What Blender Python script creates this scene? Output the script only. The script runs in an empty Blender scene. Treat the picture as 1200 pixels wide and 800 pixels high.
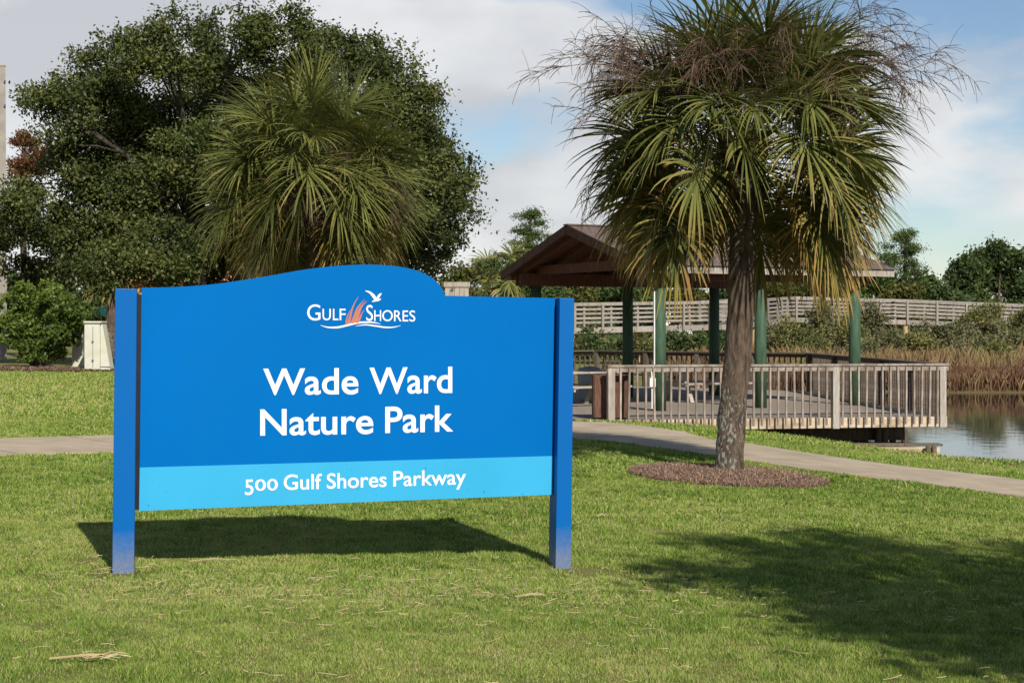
import bpy, math, random
import numpy as np
from mathutils import Vector, Matrix

# ------------------------------------------------------------------ camera, sky, sun, exposure
sc = bpy.context.scene
COL = sc.collection
F = 1850.0            # focal length in photo pixels (photo is 1200 px wide)
EYE = 1.65
HZ = 380.0            # horizon row in the photo

cam_data = bpy.data.cameras.new("camera")
cam = bpy.data.objects.new("camera", cam_data)
COL.objects.link(cam)
cam.location = (0, 0, EYE)
cam.rotation_euler = (math.radians(90), 0, 0)
cam_data.sensor_width = 36.0
cam_data.lens = F / 1200.0 * 36.0
cam_data.shift_y = -(400.0 - HZ) / 1200.0
cam_data.clip_start = 0.1
cam_data.clip_end = 6000
sc.camera = cam

SUN_AZ = math.radians(159.0)       # clockwise from +Y
SUN_EL = math.radians(36.0)
sun_dir = Vector((math.sin(SUN_AZ) * math.cos(SUN_EL), math.cos(SUN_AZ) * math.cos(SUN_EL), math.sin(SUN_EL)))

world = bpy.data.worlds.new("World")
sc.world = world
world.use_nodes = True
wn, wl = world.node_tree.nodes, world.node_tree.links
wn.clear()
def N(nodes, typ, **kw):
    n = nodes.new(typ)
    for k, v in kw.items():
        if k.startswith("_"):
            n.inputs[k[1:].replace("_", " ")].default_value = v
        else:
            setattr(n, k, v)
    return n
wout = N(wn, "ShaderNodeOutputWorld")
sky = N(wn, "ShaderNodeTexSky", sky_type='NISHITA', sun_disc=False)
sky.sun_elevation = SUN_EL
sky.sun_rotation = SUN_AZ
sky.altitude = 10
sky.air_density = 1.0
sky.dust_density = 0.15
sky.ozone_density = 3.0
tc = N(wn, "ShaderNodeTexCoord")
mp = N(wn, "ShaderNodeMapping")
mp.inputs["Scale"].default_value = (1.0, 1.0, 2.3)
mp.inputs["Location"].default_value = (0.35, 0.15, 0.4)
wl.new(tc.outputs["Generated"], mp.inputs["Vector"])
nz = N(wn, "ShaderNodeTexNoise")
nz.inputs["Scale"].default_value = 4.2
nz.inputs["Detail"].default_value = 8
nz.inputs["Roughness"].default_value = 0.5
nz.inputs["Distortion"].default_value = 0.15
wl.new(mp.outputs[0], nz.inputs["Vector"])
rp = N(wn, "ShaderNodeValToRGB")
rp.color_ramp.elements[0].position = 0.48
rp.color_ramp.elements[1].position = 0.585
wsep = N(wn, "ShaderNodeSeparateXYZ"); wl.new(tc.outputs["Generated"], wsep.inputs[0])
wmr = N(wn, "ShaderNodeMapRange"); wmr.inputs["From Min"].default_value = 0.0; wmr.inputs["From Max"].default_value = 0.55
wmr.inputs["To Min"].default_value = 0.15; wmr.inputs["To Max"].default_value = -0.12
wl.new(wsep.outputs["Z"], wmr.inputs["Value"])
wad = N(wn, "ShaderNodeMath", operation='ADD'); wl.new(nz.outputs["Fac"], wad.inputs[0]); wl.new(wmr.outputs[0], wad.inputs[1])
wl.new(wad.outputs[0], rp.inputs["Fac"])
nz2 = N(wn, "ShaderNodeTexNoise")
nz2.inputs["Scale"].default_value = 5.0
nz2.inputs["Detail"].default_value = 6
mp2 = N(wn, "ShaderNodeMapping")
mp2.inputs["Scale"].default_value = (1.0, 1.0, 2.0)
mp2.inputs["Location"].default_value = (3.1, 1.7, 0.2)
wl.new(tc.outputs["Generated"], mp2.inputs["Vector"])
wl.new(mp2.outputs[0], nz2.inputs["Vector"])
cl = N(wn, "ShaderNodeValToRGB")      # cloud brightness: grey underside to white
cl.color_ramp.elements[0].position = 0.42
cl.color_ramp.elements[0].color = (6.3, 6.3, 6.55, 1)
cl.color_ramp.elements[1].position = 0.60
cl.color_ramp.elements[1].color = (8.8, 8.8, 8.8, 1)
wl.new(nz2.outputs["Fac"], cl.inputs["Fac"])
mx = N(wn, "ShaderNodeMixRGB")
mulc = N(wn, "ShaderNodeMath", operation='MULTIPLY')
mulc.inputs[1].default_value = 0.9
wl.new(rp.outputs["Color"], mulc.inputs[0])
wl.new(mulc.outputs[0], mx.inputs["Fac"])
wl.new(sky.outputs[0], mx.inputs["Color1"])
wl.new(cl.outputs["Color"], mx.inputs["Color2"])
bg = N(wn, "ShaderNodeBackground")
bg.inputs["Strength"].default_value = 0.088
wl.new(mx.outputs[0], bg.inputs["Color"])
wl.new(bg.outputs[0], wout.inputs["Surface"])

sun_data = bpy.data.lights.new("sun", 'SUN')
sun_data.energy = 5.0
sun_data.angle = math.radians(0.55)
sun_data.color = (1.0, 0.95, 0.87)
sun = bpy.data.objects.new("sun", sun_data)
COL.objects.link(sun)
sun.rotation_euler = sun_dir.to_track_quat('Z', 'Y').to_euler()
sun.location = (10, -20, 20)

sc.view_settings.view_transform = 'Standard'
sc.view_settings.look = 'None'
sc.view_settings.exposure = 0.14
sc.view_settings.gamma = 1.0

# ------------------------------------------------------------------ helpers
rng = np.random.default_rng(7)
random.seed(7)

def P(px, py, Y):
    """world point seen at photo pixel (px,py) at distance Y"""
    return np.array([(px - 600.0) / F * Y, Y, EYE - (py - HZ) / F * Y])

def tag(o, label=None, cat=None, group=None, kind=None):
    if label: o["label"] = label
    if cat: o["category"] = cat
    if group: o["group"] = group
    if kind: o["kind"] = kind
    return o

def thing(name, label, cat, loc=(0, 0, 0), group=None):
    o = bpy.data.objects.new(name, None)
    o.empty_display_size = 0.2
    o.location = loc
    COL.objects.link(o)
    return tag(o, label, cat, group)

def wloc(o):
    v = np.zeros(3)
    while o is not None:
        v = v + np.array(o.location)
        o = o.parent
    return v

def np_mesh(name, V, Fc, attrs=None, smooth=False):
    """V (n,3); Fc list of equal length index arrays or list of arrays; attrs {name:(domain,type,array)}"""
    me = bpy.data.meshes.new(name)
    V = np.asarray(V, dtype=np.float32)
    if isinstance(Fc, np.ndarray):
        k = Fc.shape[1]
        loops = Fc.reshape(-1).astype(np.int32)
        starts = (np.arange(Fc.shape[0]) * k).astype(np.int32)
        nf = Fc.shape[0]
    else:
        ln = np.array([len(f) for f in Fc], dtype=np.int32)
        loops = np.array([i for f in Fc for i in f], dtype=np.int32)
        starts = np.concatenate([[0], np.cumsum(ln)[:-1]]).astype(np.int32)
        nf = len(Fc)
    me.vertices.add(len(V))
    me.vertices.foreach_set("co", V.reshape(-1))
    me.loops.add(len(loops))
    me.loops.foreach_set("vertex_index", loops)
    me.polygons.add(nf)
    me.polygons.foreach_set("loop_start", starts)
    me.update(calc_edges=True)
    me.validate()
    me.polygons.foreach_set("use_smooth", np.full(len(me.polygons), bool(smooth)))
    if attrs:
        for an, (dom, typ, arr) in attrs.items():
            a = me.attributes.new(an, typ, dom)
            arr = np.asarray(arr, dtype=np.float32)
            a.data.foreach_set("color" if typ == 'FLOAT_COLOR' else "value", arr.reshape(-1))
    return me

def link(name, me, mat, parent=None, loc=None):
    o = bpy.data.objects.new(name, me)
    COL.objects.link(o)
    if mat is not None and len(me.materials) == 0:
        me.materials.append(mat)
    if parent is not None:
        o.parent = parent
    if loc is not None:
        o.location = loc
    return o

class MB:
    def __init__(self):
        self.v, self.f = [], []
    def add(self, V, Fc):
        b = len(self.v)
        self.v.extend([tuple(p) for p in V])
        self.f.extend([tuple(i + b for i in f) for f in Fc])
        return self
    def box(self, c, s, rz=0.0):
        c = np.array(c, float); hx, hy, hz = s[0] / 2, s[1] / 2, s[2] / 2
        cs, sn = math.cos(rz), math.sin(rz)
        V = []
        for z in (-hz, hz):
            for x, y in ((-hx, -hy), (hx, -hy), (hx, hy), (-hx, hy)):
                V.append(c + np.array([x * cs - y * sn, x * sn + y * cs, z]))
        return self.add(V, [(3, 2, 1, 0), (4, 5, 6, 7), (0, 1, 5, 4), (1, 2, 6, 5), (2, 3, 7, 6), (3, 0, 4, 7)])
    def beam(self, a, b, w, h, up=(0, 0, 1)):
        a, b, up = np.array(a, float), np.array(b, float), np.array(up, float)
        d = b - a; d /= np.linalg.norm(d)
        s = np.cross(d, up); s /= np.linalg.norm(s)
        u = np.cross(s, d)
        V = []
        for p in (a, b):
            for i, j in ((-1, -1), (1, -1), (1, 1), (-1, 1)):
                V.append(p + s * i * w / 2 + u * j * h / 2)
        return self.add(V, [(0, 1, 2, 3), (7, 6, 5, 4), (4, 5, 1, 0), (5, 6, 2, 1), (6, 7, 3, 2), (7, 4, 0, 3)])
    def tube(self, pts, rad, n=8, cap=True):
        pts = [np.array(p, float) for p in pts]
        V, Fc = [], []
        ref = np.array([0.3, 0.9, 0.1])
        for i, p in enumerate(pts):
            d = pts[min(i + 1, len(pts) - 1)] - pts[max(i - 1, 0)]
            d = d / (np.linalg.norm(d) + 1e-9)
            if abs(np.dot(d, ref)) > 0.95: rr = np.array([1, 0, 0.2])
            else: rr = ref
            s = np.cross(d, rr); s /= np.linalg.norm(s)
            t = np.cross(d, s)
            r = rad[i] if hasattr(rad, "__len__") else rad
            for k in range(n):
                a = 2 * math.pi * k / n
                V.append(p + (s * math.cos(a) + t * math.sin(a)) * r)
        for i in range(len(pts) - 1):
            for k in range(n):
                k2 = (k + 1) % n
                Fc.append((i * n + k, i * n + k2, (i + 1) * n + k2, (i + 1) * n + k))
        if cap:
            Fc.append(tuple(reversed(range(n))))
            Fc.append(tuple((len(pts) - 1) * n + k for k in range(n)))
        return self.add(V, Fc)
    def prism(self, poly, ext):
        poly = [np.array(p, float) for p in poly]
        ext = np.array(ext, float); n = len(poly)
        V = poly + [p + ext for p in poly]
        Fc = [tuple(range(n)), tuple(reversed(range(n, 2 * n)))]
        for i in range(n):
            j = (i + 1) % n
            Fc.append((j, i, n + i, n + j))
        return self.add(V, Fc)
    def mesh(self, name, off=None, smooth=False):
        V = np.array(self.v, float)
        if off is not None: V = V - off
        return np_mesh(name, V, self.f, smooth=smooth)
    def build(self, name, mat, parent=None, smooth=False, bevel=0.0):
        if parent is None:
            me = self.mesh(name, None, smooth)
        else:
            me = self.mesh(name, wloc(parent), smooth)
        o = link(name, me, mat, parent)
        if bevel:
            m = o.modifiers.new("bevel", 'BEVEL'); m.width = bevel; m.segments = 2; m.limit_method = 'ANGLE'
        return o

# ------------------------------------------------------------------ materials
def new_mat(name):
    m = bpy.data.materials.new(name); m.use_nodes = True
    m.node_tree.nodes.clear()
    return m, m.node_tree.nodes, m.node_tree.links

def pm(name, c1, c2=None, scale=6.0, rough=0.8, bump=0.0, stretch=(1, 1, 1), detail=6, spec=0.3, lo=0.35, hi=0.65,
       c3=None, scale3=1.5, lo3=0.5, hi3=0.62, objvar=0.0):
    """noise-mixed procedural material; c3 is a blotch colour at scale3"""
    m, n, l = new_mat(name)
    out = N(n, "ShaderNodeOutputMaterial")
    b = N(n, "ShaderNodeBsdfPrincipled")
    b.inputs["Roughness"].default_value = rough
    b.inputs["Specular IOR Level"].default_value = spec
    l.new(b.outputs[0], out.inputs[0])
    t = N(n, "ShaderNodeTexCoord")
    mpn = N(n, "ShaderNodeMapping"); mpn.inputs["Scale"].default_value = stretch
    l.new(t.outputs["Object"], mpn.inputs[0])
    nn = N(n, "ShaderNodeTexNoise"); nn.inputs["Scale"].default_value = scale; nn.inputs["Detail"].default_value = detail
    l.new(mpn.outputs[0], nn.inputs["Vector"])
    r = N(n, "ShaderNodeValToRGB")
    r.color_ramp.elements[0].position = lo; r.color_ramp.elements[1].position = hi
    r.color_ramp.elements[0].color = (*c1, 1); r.color_ramp.elements[1].color = (*(c2 or c1), 1)
    l.new(nn.outputs["Fac"], r.inputs[0])
    col = r.outputs[0]
    if c3 is not None:
        n3 = N(n, "ShaderNodeTexNoise"); n3.inputs["Scale"].default_value = scale3; n3.inputs["Detail"].default_value = 5
        l.new(mpn.outputs[0], n3.inputs["Vector"])
        r3 = N(n, "ShaderNodeValToRGB"); r3.color_ramp.elements[0].position = lo3; r3.color_ramp.elements[1].position = hi3
        l.new(n3.outputs["Fac"], r3.inputs[0])
        mm = N(n, "ShaderNodeMixRGB"); mm.inputs["Color2"].default_value = (*c3, 1)
        l.new(r3.outputs[0], mm.inputs["Fac"]); l.new(col, mm.inputs["Color1"])
        col = mm.outputs[0]
    if objvar:
        oi = N(n, "ShaderNodeObjectInfo")
        mr = N(n, "ShaderNodeMapRange"); mr.inputs["To Min"].default_value = 1 - objvar; mr.inputs["To Max"].default_value = 1 + objvar
        l.new(oi.outputs["Random"], mr.inputs["Value"])
        mv = N(n, "ShaderNodeVectorMath", operation='SCALE')
        l.new(col, mv.inputs[0]); l.new(mr.outputs[0], mv.inputs["Scale"])
        col = mv.outputs[0]
    l.new(col, b.inputs["Base Color"])
    if bump:
        bp = N(n, "ShaderNodeBump"); bp.inputs["Strength"].default_value = bump; bp.inputs["Distance"].default_value = 0.02
        l.new(nn.outputs["Fac"], bp.inputs["Height"]); l.new(bp.outputs[0], b.inputs["Normal"])
    return m

def leaf_mat(name, stops, trans=0.3, rough=0.5, spec=0.25, objvar=0.0):
    """colour from attribute 'var' (0..1 per face)"""
    m, n, l = new_mat(name)
    out = N(n, "ShaderNodeOutputMaterial")
    a = N(n, "ShaderNodeAttribute", attribute_name="var")
    r = N(n, "ShaderNodeValToRGB")
    els = r.color_ramp.elements
    while len(els) < len(stops): els.new(0.5)
    for e, (p, c) in zip(els, stops):
        e.position = p; e.color = (*c, 1)
    l.new(a.outputs["Fac"], r.inputs[0])
    b = N(n, "ShaderNodeBsdfPrincipled"); b.inputs["Roughness"].default_value = rough
    b.inputs["Specular IOR Level"].default_value = spec
    tr = N(n, "ShaderNodeBsdfTranslucent")
    mixs = N(n, "ShaderNodeMixShader"); mixs.inputs[0].default_value = trans
    l.new(r.outputs[0], b.inputs["Base Color"]); l.new(r.outputs[0], tr.inputs["Color"])
    l.new(b.outputs[0], mixs.inputs[1]); l.new(tr.outputs[0], mixs.inputs[2]); l.new(mixs.outputs[0], out.inputs[0])
    return m

M = {}
M['blue'] = pm('sign_blue_paint', (0.0, 0.122, 0.395), (0.0, 0.132, 0.425), 0.9, 0.5, spec=0.04, detail=6, c3=(0.001, 0.126, 0.39), scale3=2.2, lo3=0.5, hi3=0.8)
M['cyan'] = pm('sign_cyan_paint', (0.036, 0.345, 0.585), (0.042, 0.37, 0.62), 1.5, 0.5, spec=0.1, c3=(0.03, 0.16, 0.26), scale3=38, lo3=0.70, hi3=0.74)
M['white'] = pm('sign_white_print', (0.80, 0.80, 0.80), None, 2, 0.5)
M['orange'] = pm('sign_orange_print', (0.62, 0.16, 0.05), (0.40, 0.16, 0.12), 8, 0.5)
M['black'] = pm('black_channel', (0.006, 0.007, 0.012), (0.012, 0.012, 0.016), 8, 0.55)
M['weathered'] = pm('weathered_grey_wood', (0.30, 0.255, 0.205), (0.43, 0.385, 0.325), 7, 0.85, 0.25, (6, 6, 0.8), c3=(0.20, 0.165, 0.13), scale3=0.9, lo3=0.52, hi3=0.75, objvar=0.14)
M['walkwood'] = pm('boardwalk_wood', (0.235, 0.20, 0.17), (0.34, 0.30, 0.26), 7, 0.85, 0.25, (6, 6, 0.8), c3=(0.16, 0.13, 0.11), scale3=0.9, lo3=0.52, hi3=0.75, objvar=0.16)
M['railwood'] = pm('grey_rail_wood', (0.25, 0.205, 0.165), (0.38, 0.33, 0.28), 5, 0.85, 0.25, (4, 4, 4), c3=(0.20, 0.15, 0.11), scale3=1.2, objvar=0.1)
M['picket'] = pm('picket_wood', (0.22, 0.17, 0.13), (0.36, 0.295, 0.235), 6, 0.85, 0.2, (5, 5, 1), objvar=0.28)
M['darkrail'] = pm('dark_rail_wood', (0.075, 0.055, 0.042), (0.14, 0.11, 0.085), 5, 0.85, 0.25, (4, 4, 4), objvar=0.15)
M['fascia'] = pm('pale_fascia_wood', (0.46, 0.36, 0.24), (0.60, 0.49, 0.36), 4, 0.85, 0.2, (1, 6, 6), c3=(0.34, 0.25, 0.16), scale3=0.8, objvar=0.05)
M['deck'] = pm('deck_boards', (0.20, 0.165, 0.13), (0.30, 0.25, 0.20), 5, 0.9, 0.2, (1, 6, 1), objvar=0.05)
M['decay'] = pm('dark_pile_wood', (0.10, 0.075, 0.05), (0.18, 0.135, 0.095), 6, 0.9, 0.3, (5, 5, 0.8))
M['greenpost'] = pm('green_painted_post', (0.032, 0.066, 0.036), (0.052, 0.098, 0.055), 5, 0.7, 0.2, (4, 4, 0.7), c3=(0.075, 0.12, 0.07), scale3=2.0, lo3=0.55, hi3=0.75)
M['rawpost'] = pm('bare_pine_post', (0.42, 0.27, 0.12), (0.52, 0.37, 0.20), 4, 0.85, 0.2, (4, 4, 0.6))
M['beamwood'] = pm('brown_stained_wood', (0.085, 0.036, 0.022), (0.14, 0.062, 0.038), 5, 0.8, 0.2, (5, 5, 1), objvar=0.15)
M['darkbrown'] = pm('dark_brown_trim', (0.045, 0.022, 0.015), (0.07, 0.036, 0.026), 5, 0.75)
M['shingle'] = pm('brown_shingles', (0.105, 0.075, 0.065), (0.17, 0.125, 0.105), 22, 0.95, 0.5)
M['binwood'] = pm('red_brown_slats', (0.075, 0.036, 0.024), (0.125, 0.062, 0.042), 5, 0.8, 0.2, (5, 5, 1), objvar=0.25)
M['conduit'] = pm('white_conduit', (0.66, 0.66, 0.64), (0.74, 0.74, 0.72), 5, 0.5)
M['concrete'] = pm('pale_concrete', (0.37, 0.295, 0.205), (0.46, 0.37, 0.26), 2.2, 0.95, 0.15, detail=9, c3=(0.30, 0.235, 0.16), scale3=0.7, lo3=0.5, hi3=0.8, objvar=0.05)
M['cabinet'] = pm('pale_cabinet_paint', (0.50, 0.49, 0.39), (0.58, 0.57, 0.46), 3, 0.6, c3=(0.5, 0.47, 0.34), scale3=1.2)
M['pole'] = pm('concrete_pole', (0.25, 0.225, 0.19), (0.32, 0.285, 0.24), 4, 0.9)
M['bark'] = pm('oak_bark', (0.035, 0.028, 0.022), (0.075, 0.062, 0.05), 6, 0.95, 0.6, (3, 3, 0.7))
M['pinebark'] = pm('pine_bark', (0.10, 0.07, 0.05), (0.17, 0.12, 0.09), 6, 0.95, 0.4, (3, 3, 0.7))
M['terracotta'] = pm('terracotta_wall', (0.50, 0.20, 0.09), (0.58, 0.26, 0.12), 1.2, 0.9)
M['palewall'] = pm('pale_wall', (0.68, 0.66, 0.60), (0.74, 0.72, 0.66), 1.0, 0.9)
M['glass'] = pm('dark_window_glass', (0.02, 0.025, 0.03), None, 1, 0.1, spec=0.6)
M['straw'] = pm('dry_straw', (0.36, 0.27, 0.13), (0.52, 0.42, 0.25), 9, 0.9, objvar=0.15)
M['turq'] = pm('turquoise_panel', (0.05, 0.45, 0.42), None, 2, 0.5)
M['metal'] = pm('dark_galvanised_metal', (0.10, 0.105, 0.11), (0.15, 0.15, 0.155), 6, 0.5)
M['greybin'] = pm('grey_plastic', (0.20, 0.21, 0.215), (0.25, 0.26, 0.265), 3, 0.6)

# painted post with mud splashed up from the ground (object z = height above the lawn)
def post_mat():
    m, n, l = new_mat('sign_post_paint')
    out = N(n, "ShaderNodeOutputMaterial"); b = N(n, "ShaderNodeBsdfPrincipled")
    b.inputs["Roughness"].default_value = 0.42; b.inputs["Specular IOR Level"].default_value = 0.15
    t = N(n, "ShaderNodeTexCoord"); s = N(n, "ShaderNodeSeparateXYZ"); l.new(t.outputs["Object"], s.inputs[0])
    nn = N(n, "ShaderNodeTexNoise"); nn.inputs["Scale"].default_value = 45; nn.inputs["Detail"].default_value = 8
    n2 = N(n, "ShaderNodeTexNoise"); n2.inputs["Scale"].default_value = 9; n2.inputs["Detail"].default_value = 4
    l.new(t.outputs["Object"], nn.inputs["Vector"]); l.new(t.outputs["Object"], n2.inputs["Vector"])
    mr = N(n, "ShaderNodeMapRange"); mr.inputs["From Min"].default_value = 0.02; mr.inputs["From Max"].default_value = 0.36
    mr.inputs["To Min"].default_value = 0.56; mr.inputs["To Max"].default_value = 0.0
    l.new(s.outputs["Z"], mr.inputs["Value"])
    ad = N(n, "ShaderNodeMath", operation='ADD'); l.new(nn.outputs["Fac"], ad.inputs[0]); l.new(n2.outputs["Fac"], ad.inputs[1])
    mu = N(n, "ShaderNodeMath", operation='MULTIPLY'); l.new(ad.outputs[0], mu.inputs[0]); l.new(mr.outputs[0], mu.inputs[1])
    r = N(n, "ShaderNodeValToRGB"); r.color_ramp.elements[0].position = 0.12; r.color_ramp.elements[1].position = 0.75
    r.color_ramp.elements[0].color = (0.001, 0.108, 0.365, 1); r.color_ramp.elements[1].color = (0.20, 0.205, 0.21, 1)
    l.new(mu.outputs[0], r.inputs[0]); l.new(r.outputs[0], b.inputs["Base Color"]); l.new(b.outputs[0], out.inputs[0])
    return m
M['post'] = post_mat()

# sabal trunk: fibrous brown with grey-green lichen on the lower part
def palm_trunk_mat(lich):
    m, n, l = new_mat('palm_trunk')
    out = N(n, "ShaderNodeOutputMaterial"); b = N(n, "ShaderNodeBsdfPrincipled"); b.inputs["Roughness"].default_value = 0.95
    t = N(n, "ShaderNodeTexCoord"); mpn = N(n, "ShaderNodeMapping"); mpn.inputs["Scale"].default_value = (7, 7, 1.6)
    l.new(t.outputs["Object"], mpn.inputs[0])
    a = N(n, "ShaderNodeTexNoise"); a.inputs["Scale"].default_value = 3.5; a.inputs["Detail"].default_value = 9; a.inputs["Roughness"].default_value = 0.65
    l.new(mpn.outputs[0], a.inputs["Vector"])
    r = N(n, "ShaderNodeValToRGB")
    r.color_ramp.elements[0].position = 0.36; r.color_ramp.elements[0].color = (0.038, 0.025, 0.017, 1)
    r.color_ramp.elements[1].position = 0.68; r.color_ramp.elements[1].color = (0.165, 0.115, 0.074, 1)
    l.new(a.outputs["Fac"], r.inputs[0])
    c = N(n, "ShaderNodeTexNoise"); c.inputs["Scale"].default_value = 27; c.inputs["Detail"].default_value = 9
    mp3 = N(n, "ShaderNodeMapping"); mp3.inputs["Scale"].default_value = (1.3, 1.3, 0.6)
    l.new(t.outputs["Object"], mp3.inputs[0]); l.new(mp3.outputs[0], c.inputs["Vector"])
    s = N(n, "ShaderNodeSeparateXYZ"); l.new(t.outputs["Object"], s.inputs[0])
    mr = N(n, "ShaderNodeMapRange"); mr.inputs["From Min"].default_value = 0.9; mr.inputs["From Max"].default_value = 1.5
    mr.inputs["To Min"].default_value = 0.0; mr.inputs["To Max"].default_value = -0.25
    l.new(s.outputs["Z"], mr.inputs["Value"])
    mrx = N(n, "ShaderNodeMapRange"); mrx.inputs["From Min"].default_value = -0.2; mrx.inputs["From Max"].default_value = 0.2
    mrx.inputs["To Min"].default_value = 0.10; mrx.inputs["To Max"].default_value = -0.06
    l.new(s.outputs["X"], mrx.inputs["Value"])
    ad = N(n, "ShaderNodeMath", operation='ADD'); l.new(c.outputs["Fac"], ad.inputs[0]); l.new(mr.outputs[0], ad.inputs[1])
    ad2 = N(n, "ShaderNodeMath", operation='ADD'); l.new(ad.outputs[0], ad2.inputs[0]); l.new(mrx.outputs[0], ad2.inputs[1])
    rr = N(n, "ShaderNodeValToRGB"); rr.color_ramp.elements[0].position = 0.555; rr.color_ramp.elements[1].position = 0.61
    l.new(ad2.outputs[0], rr.inputs[0])
    ml = N(n, "ShaderNodeMath", operation='MULTIPLY'); ml.inputs[1].default_value = lich
    l.new(rr.outputs[0], ml.inputs[0])
    mm = N(n, "ShaderNodeMixRGB"); mm.inputs["Color2"].default_value = (0.30, 0.32, 0.27, 1)
    l.new(ml.outputs[0], mm.inputs["Fac"]); l.new(r.outputs[0], mm.inputs["Color1"])
    l.new(mm.outputs[0], b.inputs["Base Color"])
    bp = N(n, "ShaderNodeBump"); bp.inputs["Strength"].default_value = 0.9; bp.inputs["Distance"].default_value = 0.03
    l.new(a.outputs["Fac"], bp.inputs["Height"]); l.new(bp.outputs[0], b.inputs["Normal"]); l.new(b.outputs[0], out.inputs[0])
    return m
M['palmtrunk'] = palm_trunk_mat(0.7)

M['oakleaf'] = leaf_mat('live_oak_leaves', [(0.0, (0.022, 0.034, 0.010)), (0.5, (0.072, 0.092, 0.022)), (0.85, (0.155, 0.165, 0.045)), (1.0, (0.18, 0.135, 0.06))], 0.18, 0.5, 0.22)
M['bushleaf'] = leaf_mat('glossy_shrub_leaves', [(0.0, (0.05, 0.085, 0.014)), (0.6, (0.13, 0.185, 0.034)), (1.0, (0.24, 0.29, 0.07))], 0.3, 0.45, 0.2)
M['pineleaf'] = leaf_mat('pine_needles', [(0.0, (0.04, 0.07, 0.018)), (0.6, (0.085, 0.13, 0.03)), (1.0, (0.17, 0.20, 0.06))], 0.3, 0.6, 0.2)
M['darkleaf'] = leaf_mat('dark_tree_leaves', [(0.0, (0.035, 0.060, 0.020)), (0.6, (0.078, 0.115, 0.034)), (1.0, (0.15, 0.17, 0.06))], 0.3, 0.6, 0.2)
M['yellowleaf'] = leaf_mat('olive_tree_leaves', [(0.0, (0.05, 0.06, 0.015)), (0.6, (0.12, 0.125, 0.03)), (1.0, (0.22, 0.19, 0.06))], 0.3, 0.6, 0.2)
M['rustleaf'] = leaf_mat('rust_cypress_leaves', [(0.0, (0.09, 0.035, 0.015)), (0.6, (0.17, 0.07, 0.03)), (1.0, (0.26, 0.13, 0.06))], 0.3, 0.6, 0.2)
M['marshleaf'] = leaf_mat('marsh_shrub_leaves', [(0.0, (0.09, 0.095, 0.04)), (0.5, (0.19, 0.19, 0.085)), (0.8, (0.30, 0.25, 0.14)), (1.0, (0.42, 0.37, 0.29))], 0.3, 0.7, 0.15)
M['marshgreen'] = leaf_mat('wax_myrtle_leaves', [(0.0, (0.085, 0.095, 0.030)), (0.6, (0.20, 0.20, 0.066)), (1.0, (0.36, 0.30, 0.12))], 0.3, 0.7, 0.15)
M['reed'] = leaf_mat('brown_reeds', [(0.0, (0.10, 0.05, 0.032)), (0.45, (0.22, 0.12, 0.07)), (0.75, (0.33, 0.22, 0.11)), (1.0, (0.27, 0.26, 0.09))], 0.3, 0.8, 0.1)
M['mulch'] = leaf_mat('pine_straw', [(0.0, (0.14, 0.088, 0.06)), (0.6, (0.30, 0.195, 0.135)), (1.0, (0.44, 0.32, 0.23))], 0.1, 0.9, 0.1)
M['twig'] = leaf_mat('dead_flower_twigs', [(0.0, (0.075, 0.048, 0.034)), (0.6, (0.15, 0.10, 0.068)), (1.0, (0.27, 0.195, 0.115))], 0.15, 0.9, 0.1)
M['grass'] = leaf_mat('lawn_blades', [(0.0, (0.060, 0.115, 0.014)), (0.45, (0.245, 0.360, 0.052)), (0.72, (0.375, 0.435, 0.098)), (0.86, (0.50, 0.43, 0.18)), (1.0, (0.60, 0.51, 0.31))], 0.28, 0.6, 0.2)

# palm fronds: attribute 'fr' = (age, position along leaflet, random)
def frond_mat():
    m, n, l = new_mat('palm_leaf')
    out = N(n, "ShaderNodeOutputMaterial")
    a = N(n, "ShaderNodeAttribute", attribute_name="fr"); s = N(n, "ShaderNodeSeparateColor"); l.new(a.outputs["Color"], s.inputs[0])
    r1 = N(n, "ShaderNodeValToRGB")      # green body by random
    r1.color_ramp.elements[0].color = (0.066, 0.085, 0.020, 1); r1.color_ramp.elements[1].color = (0.215, 0.215, 0.055, 1)
    l.new(s.outputs["Blue"], r1.inputs[0])
    r2 = N(n, "ShaderNodeValToRGB")      # old straw colour
    r2.color_ramp.elements[0].color = (0.42, 0.33, 0.06, 1); r2.color_ramp.elements[1].color = (0.34, 0.19, 0.07, 1)
    l.new(s.outputs["Blue"], r2.inputs[0])
    # old = age * (tip position) thresholded
    m1 = N(n, "ShaderNodeMath", operation='MULTIPLY'); l.new(s.outputs["Red"], m1.inputs[0]); l.new(s.outputs["Green"], m1.inputs[1])
    m2 = N(n, "ShaderNodeMath", operation='MULTIPLY_ADD'); l.new(s.outputs["Blue"], m2.inputs[0]); m2.inputs[1].default_value = 0.35; l.new(m1.outputs[0], m2.inputs[2])
    r3 = N(n, "ShaderNodeValToRGB"); r3.color_ramp.elements[0].position = 0.44; r3.color_ramp.elements[1].position = 0.98
    l.new(m2.outputs[0], r3.inputs[0])
    mm = N(n, "ShaderNodeMixRGB"); l.new(r3.outputs[0], mm.inputs["Fac"]); l.new(r1.outputs[0], mm.inputs["Color1"]); l.new(r2.outputs[0], mm.inputs["Color2"])
    b = N(n, "ShaderNodeBsdfPrincipled"); b.inputs["Roughness"].default_value = 0.45; b.inputs["Specular IOR Level"].default_value = 0.25
    tr = N(n, "ShaderNodeBsdfTranslucent"); mx_ = N(n, "ShaderNodeMixShader"); mx_.inputs[0].default_value = 0.22
    l.new(mm.outputs[0], b.inputs["Base Color"]); l.new(mm.outputs[0], tr.inputs["Color"])
    l.new(b.outputs[0], mx_.inputs[1]); l.new(tr.outputs[0], mx_.inputs[2]); l.new(mx_.outputs[0], out.inputs[0])
    return m
M['frond'] = frond_mat()

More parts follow.
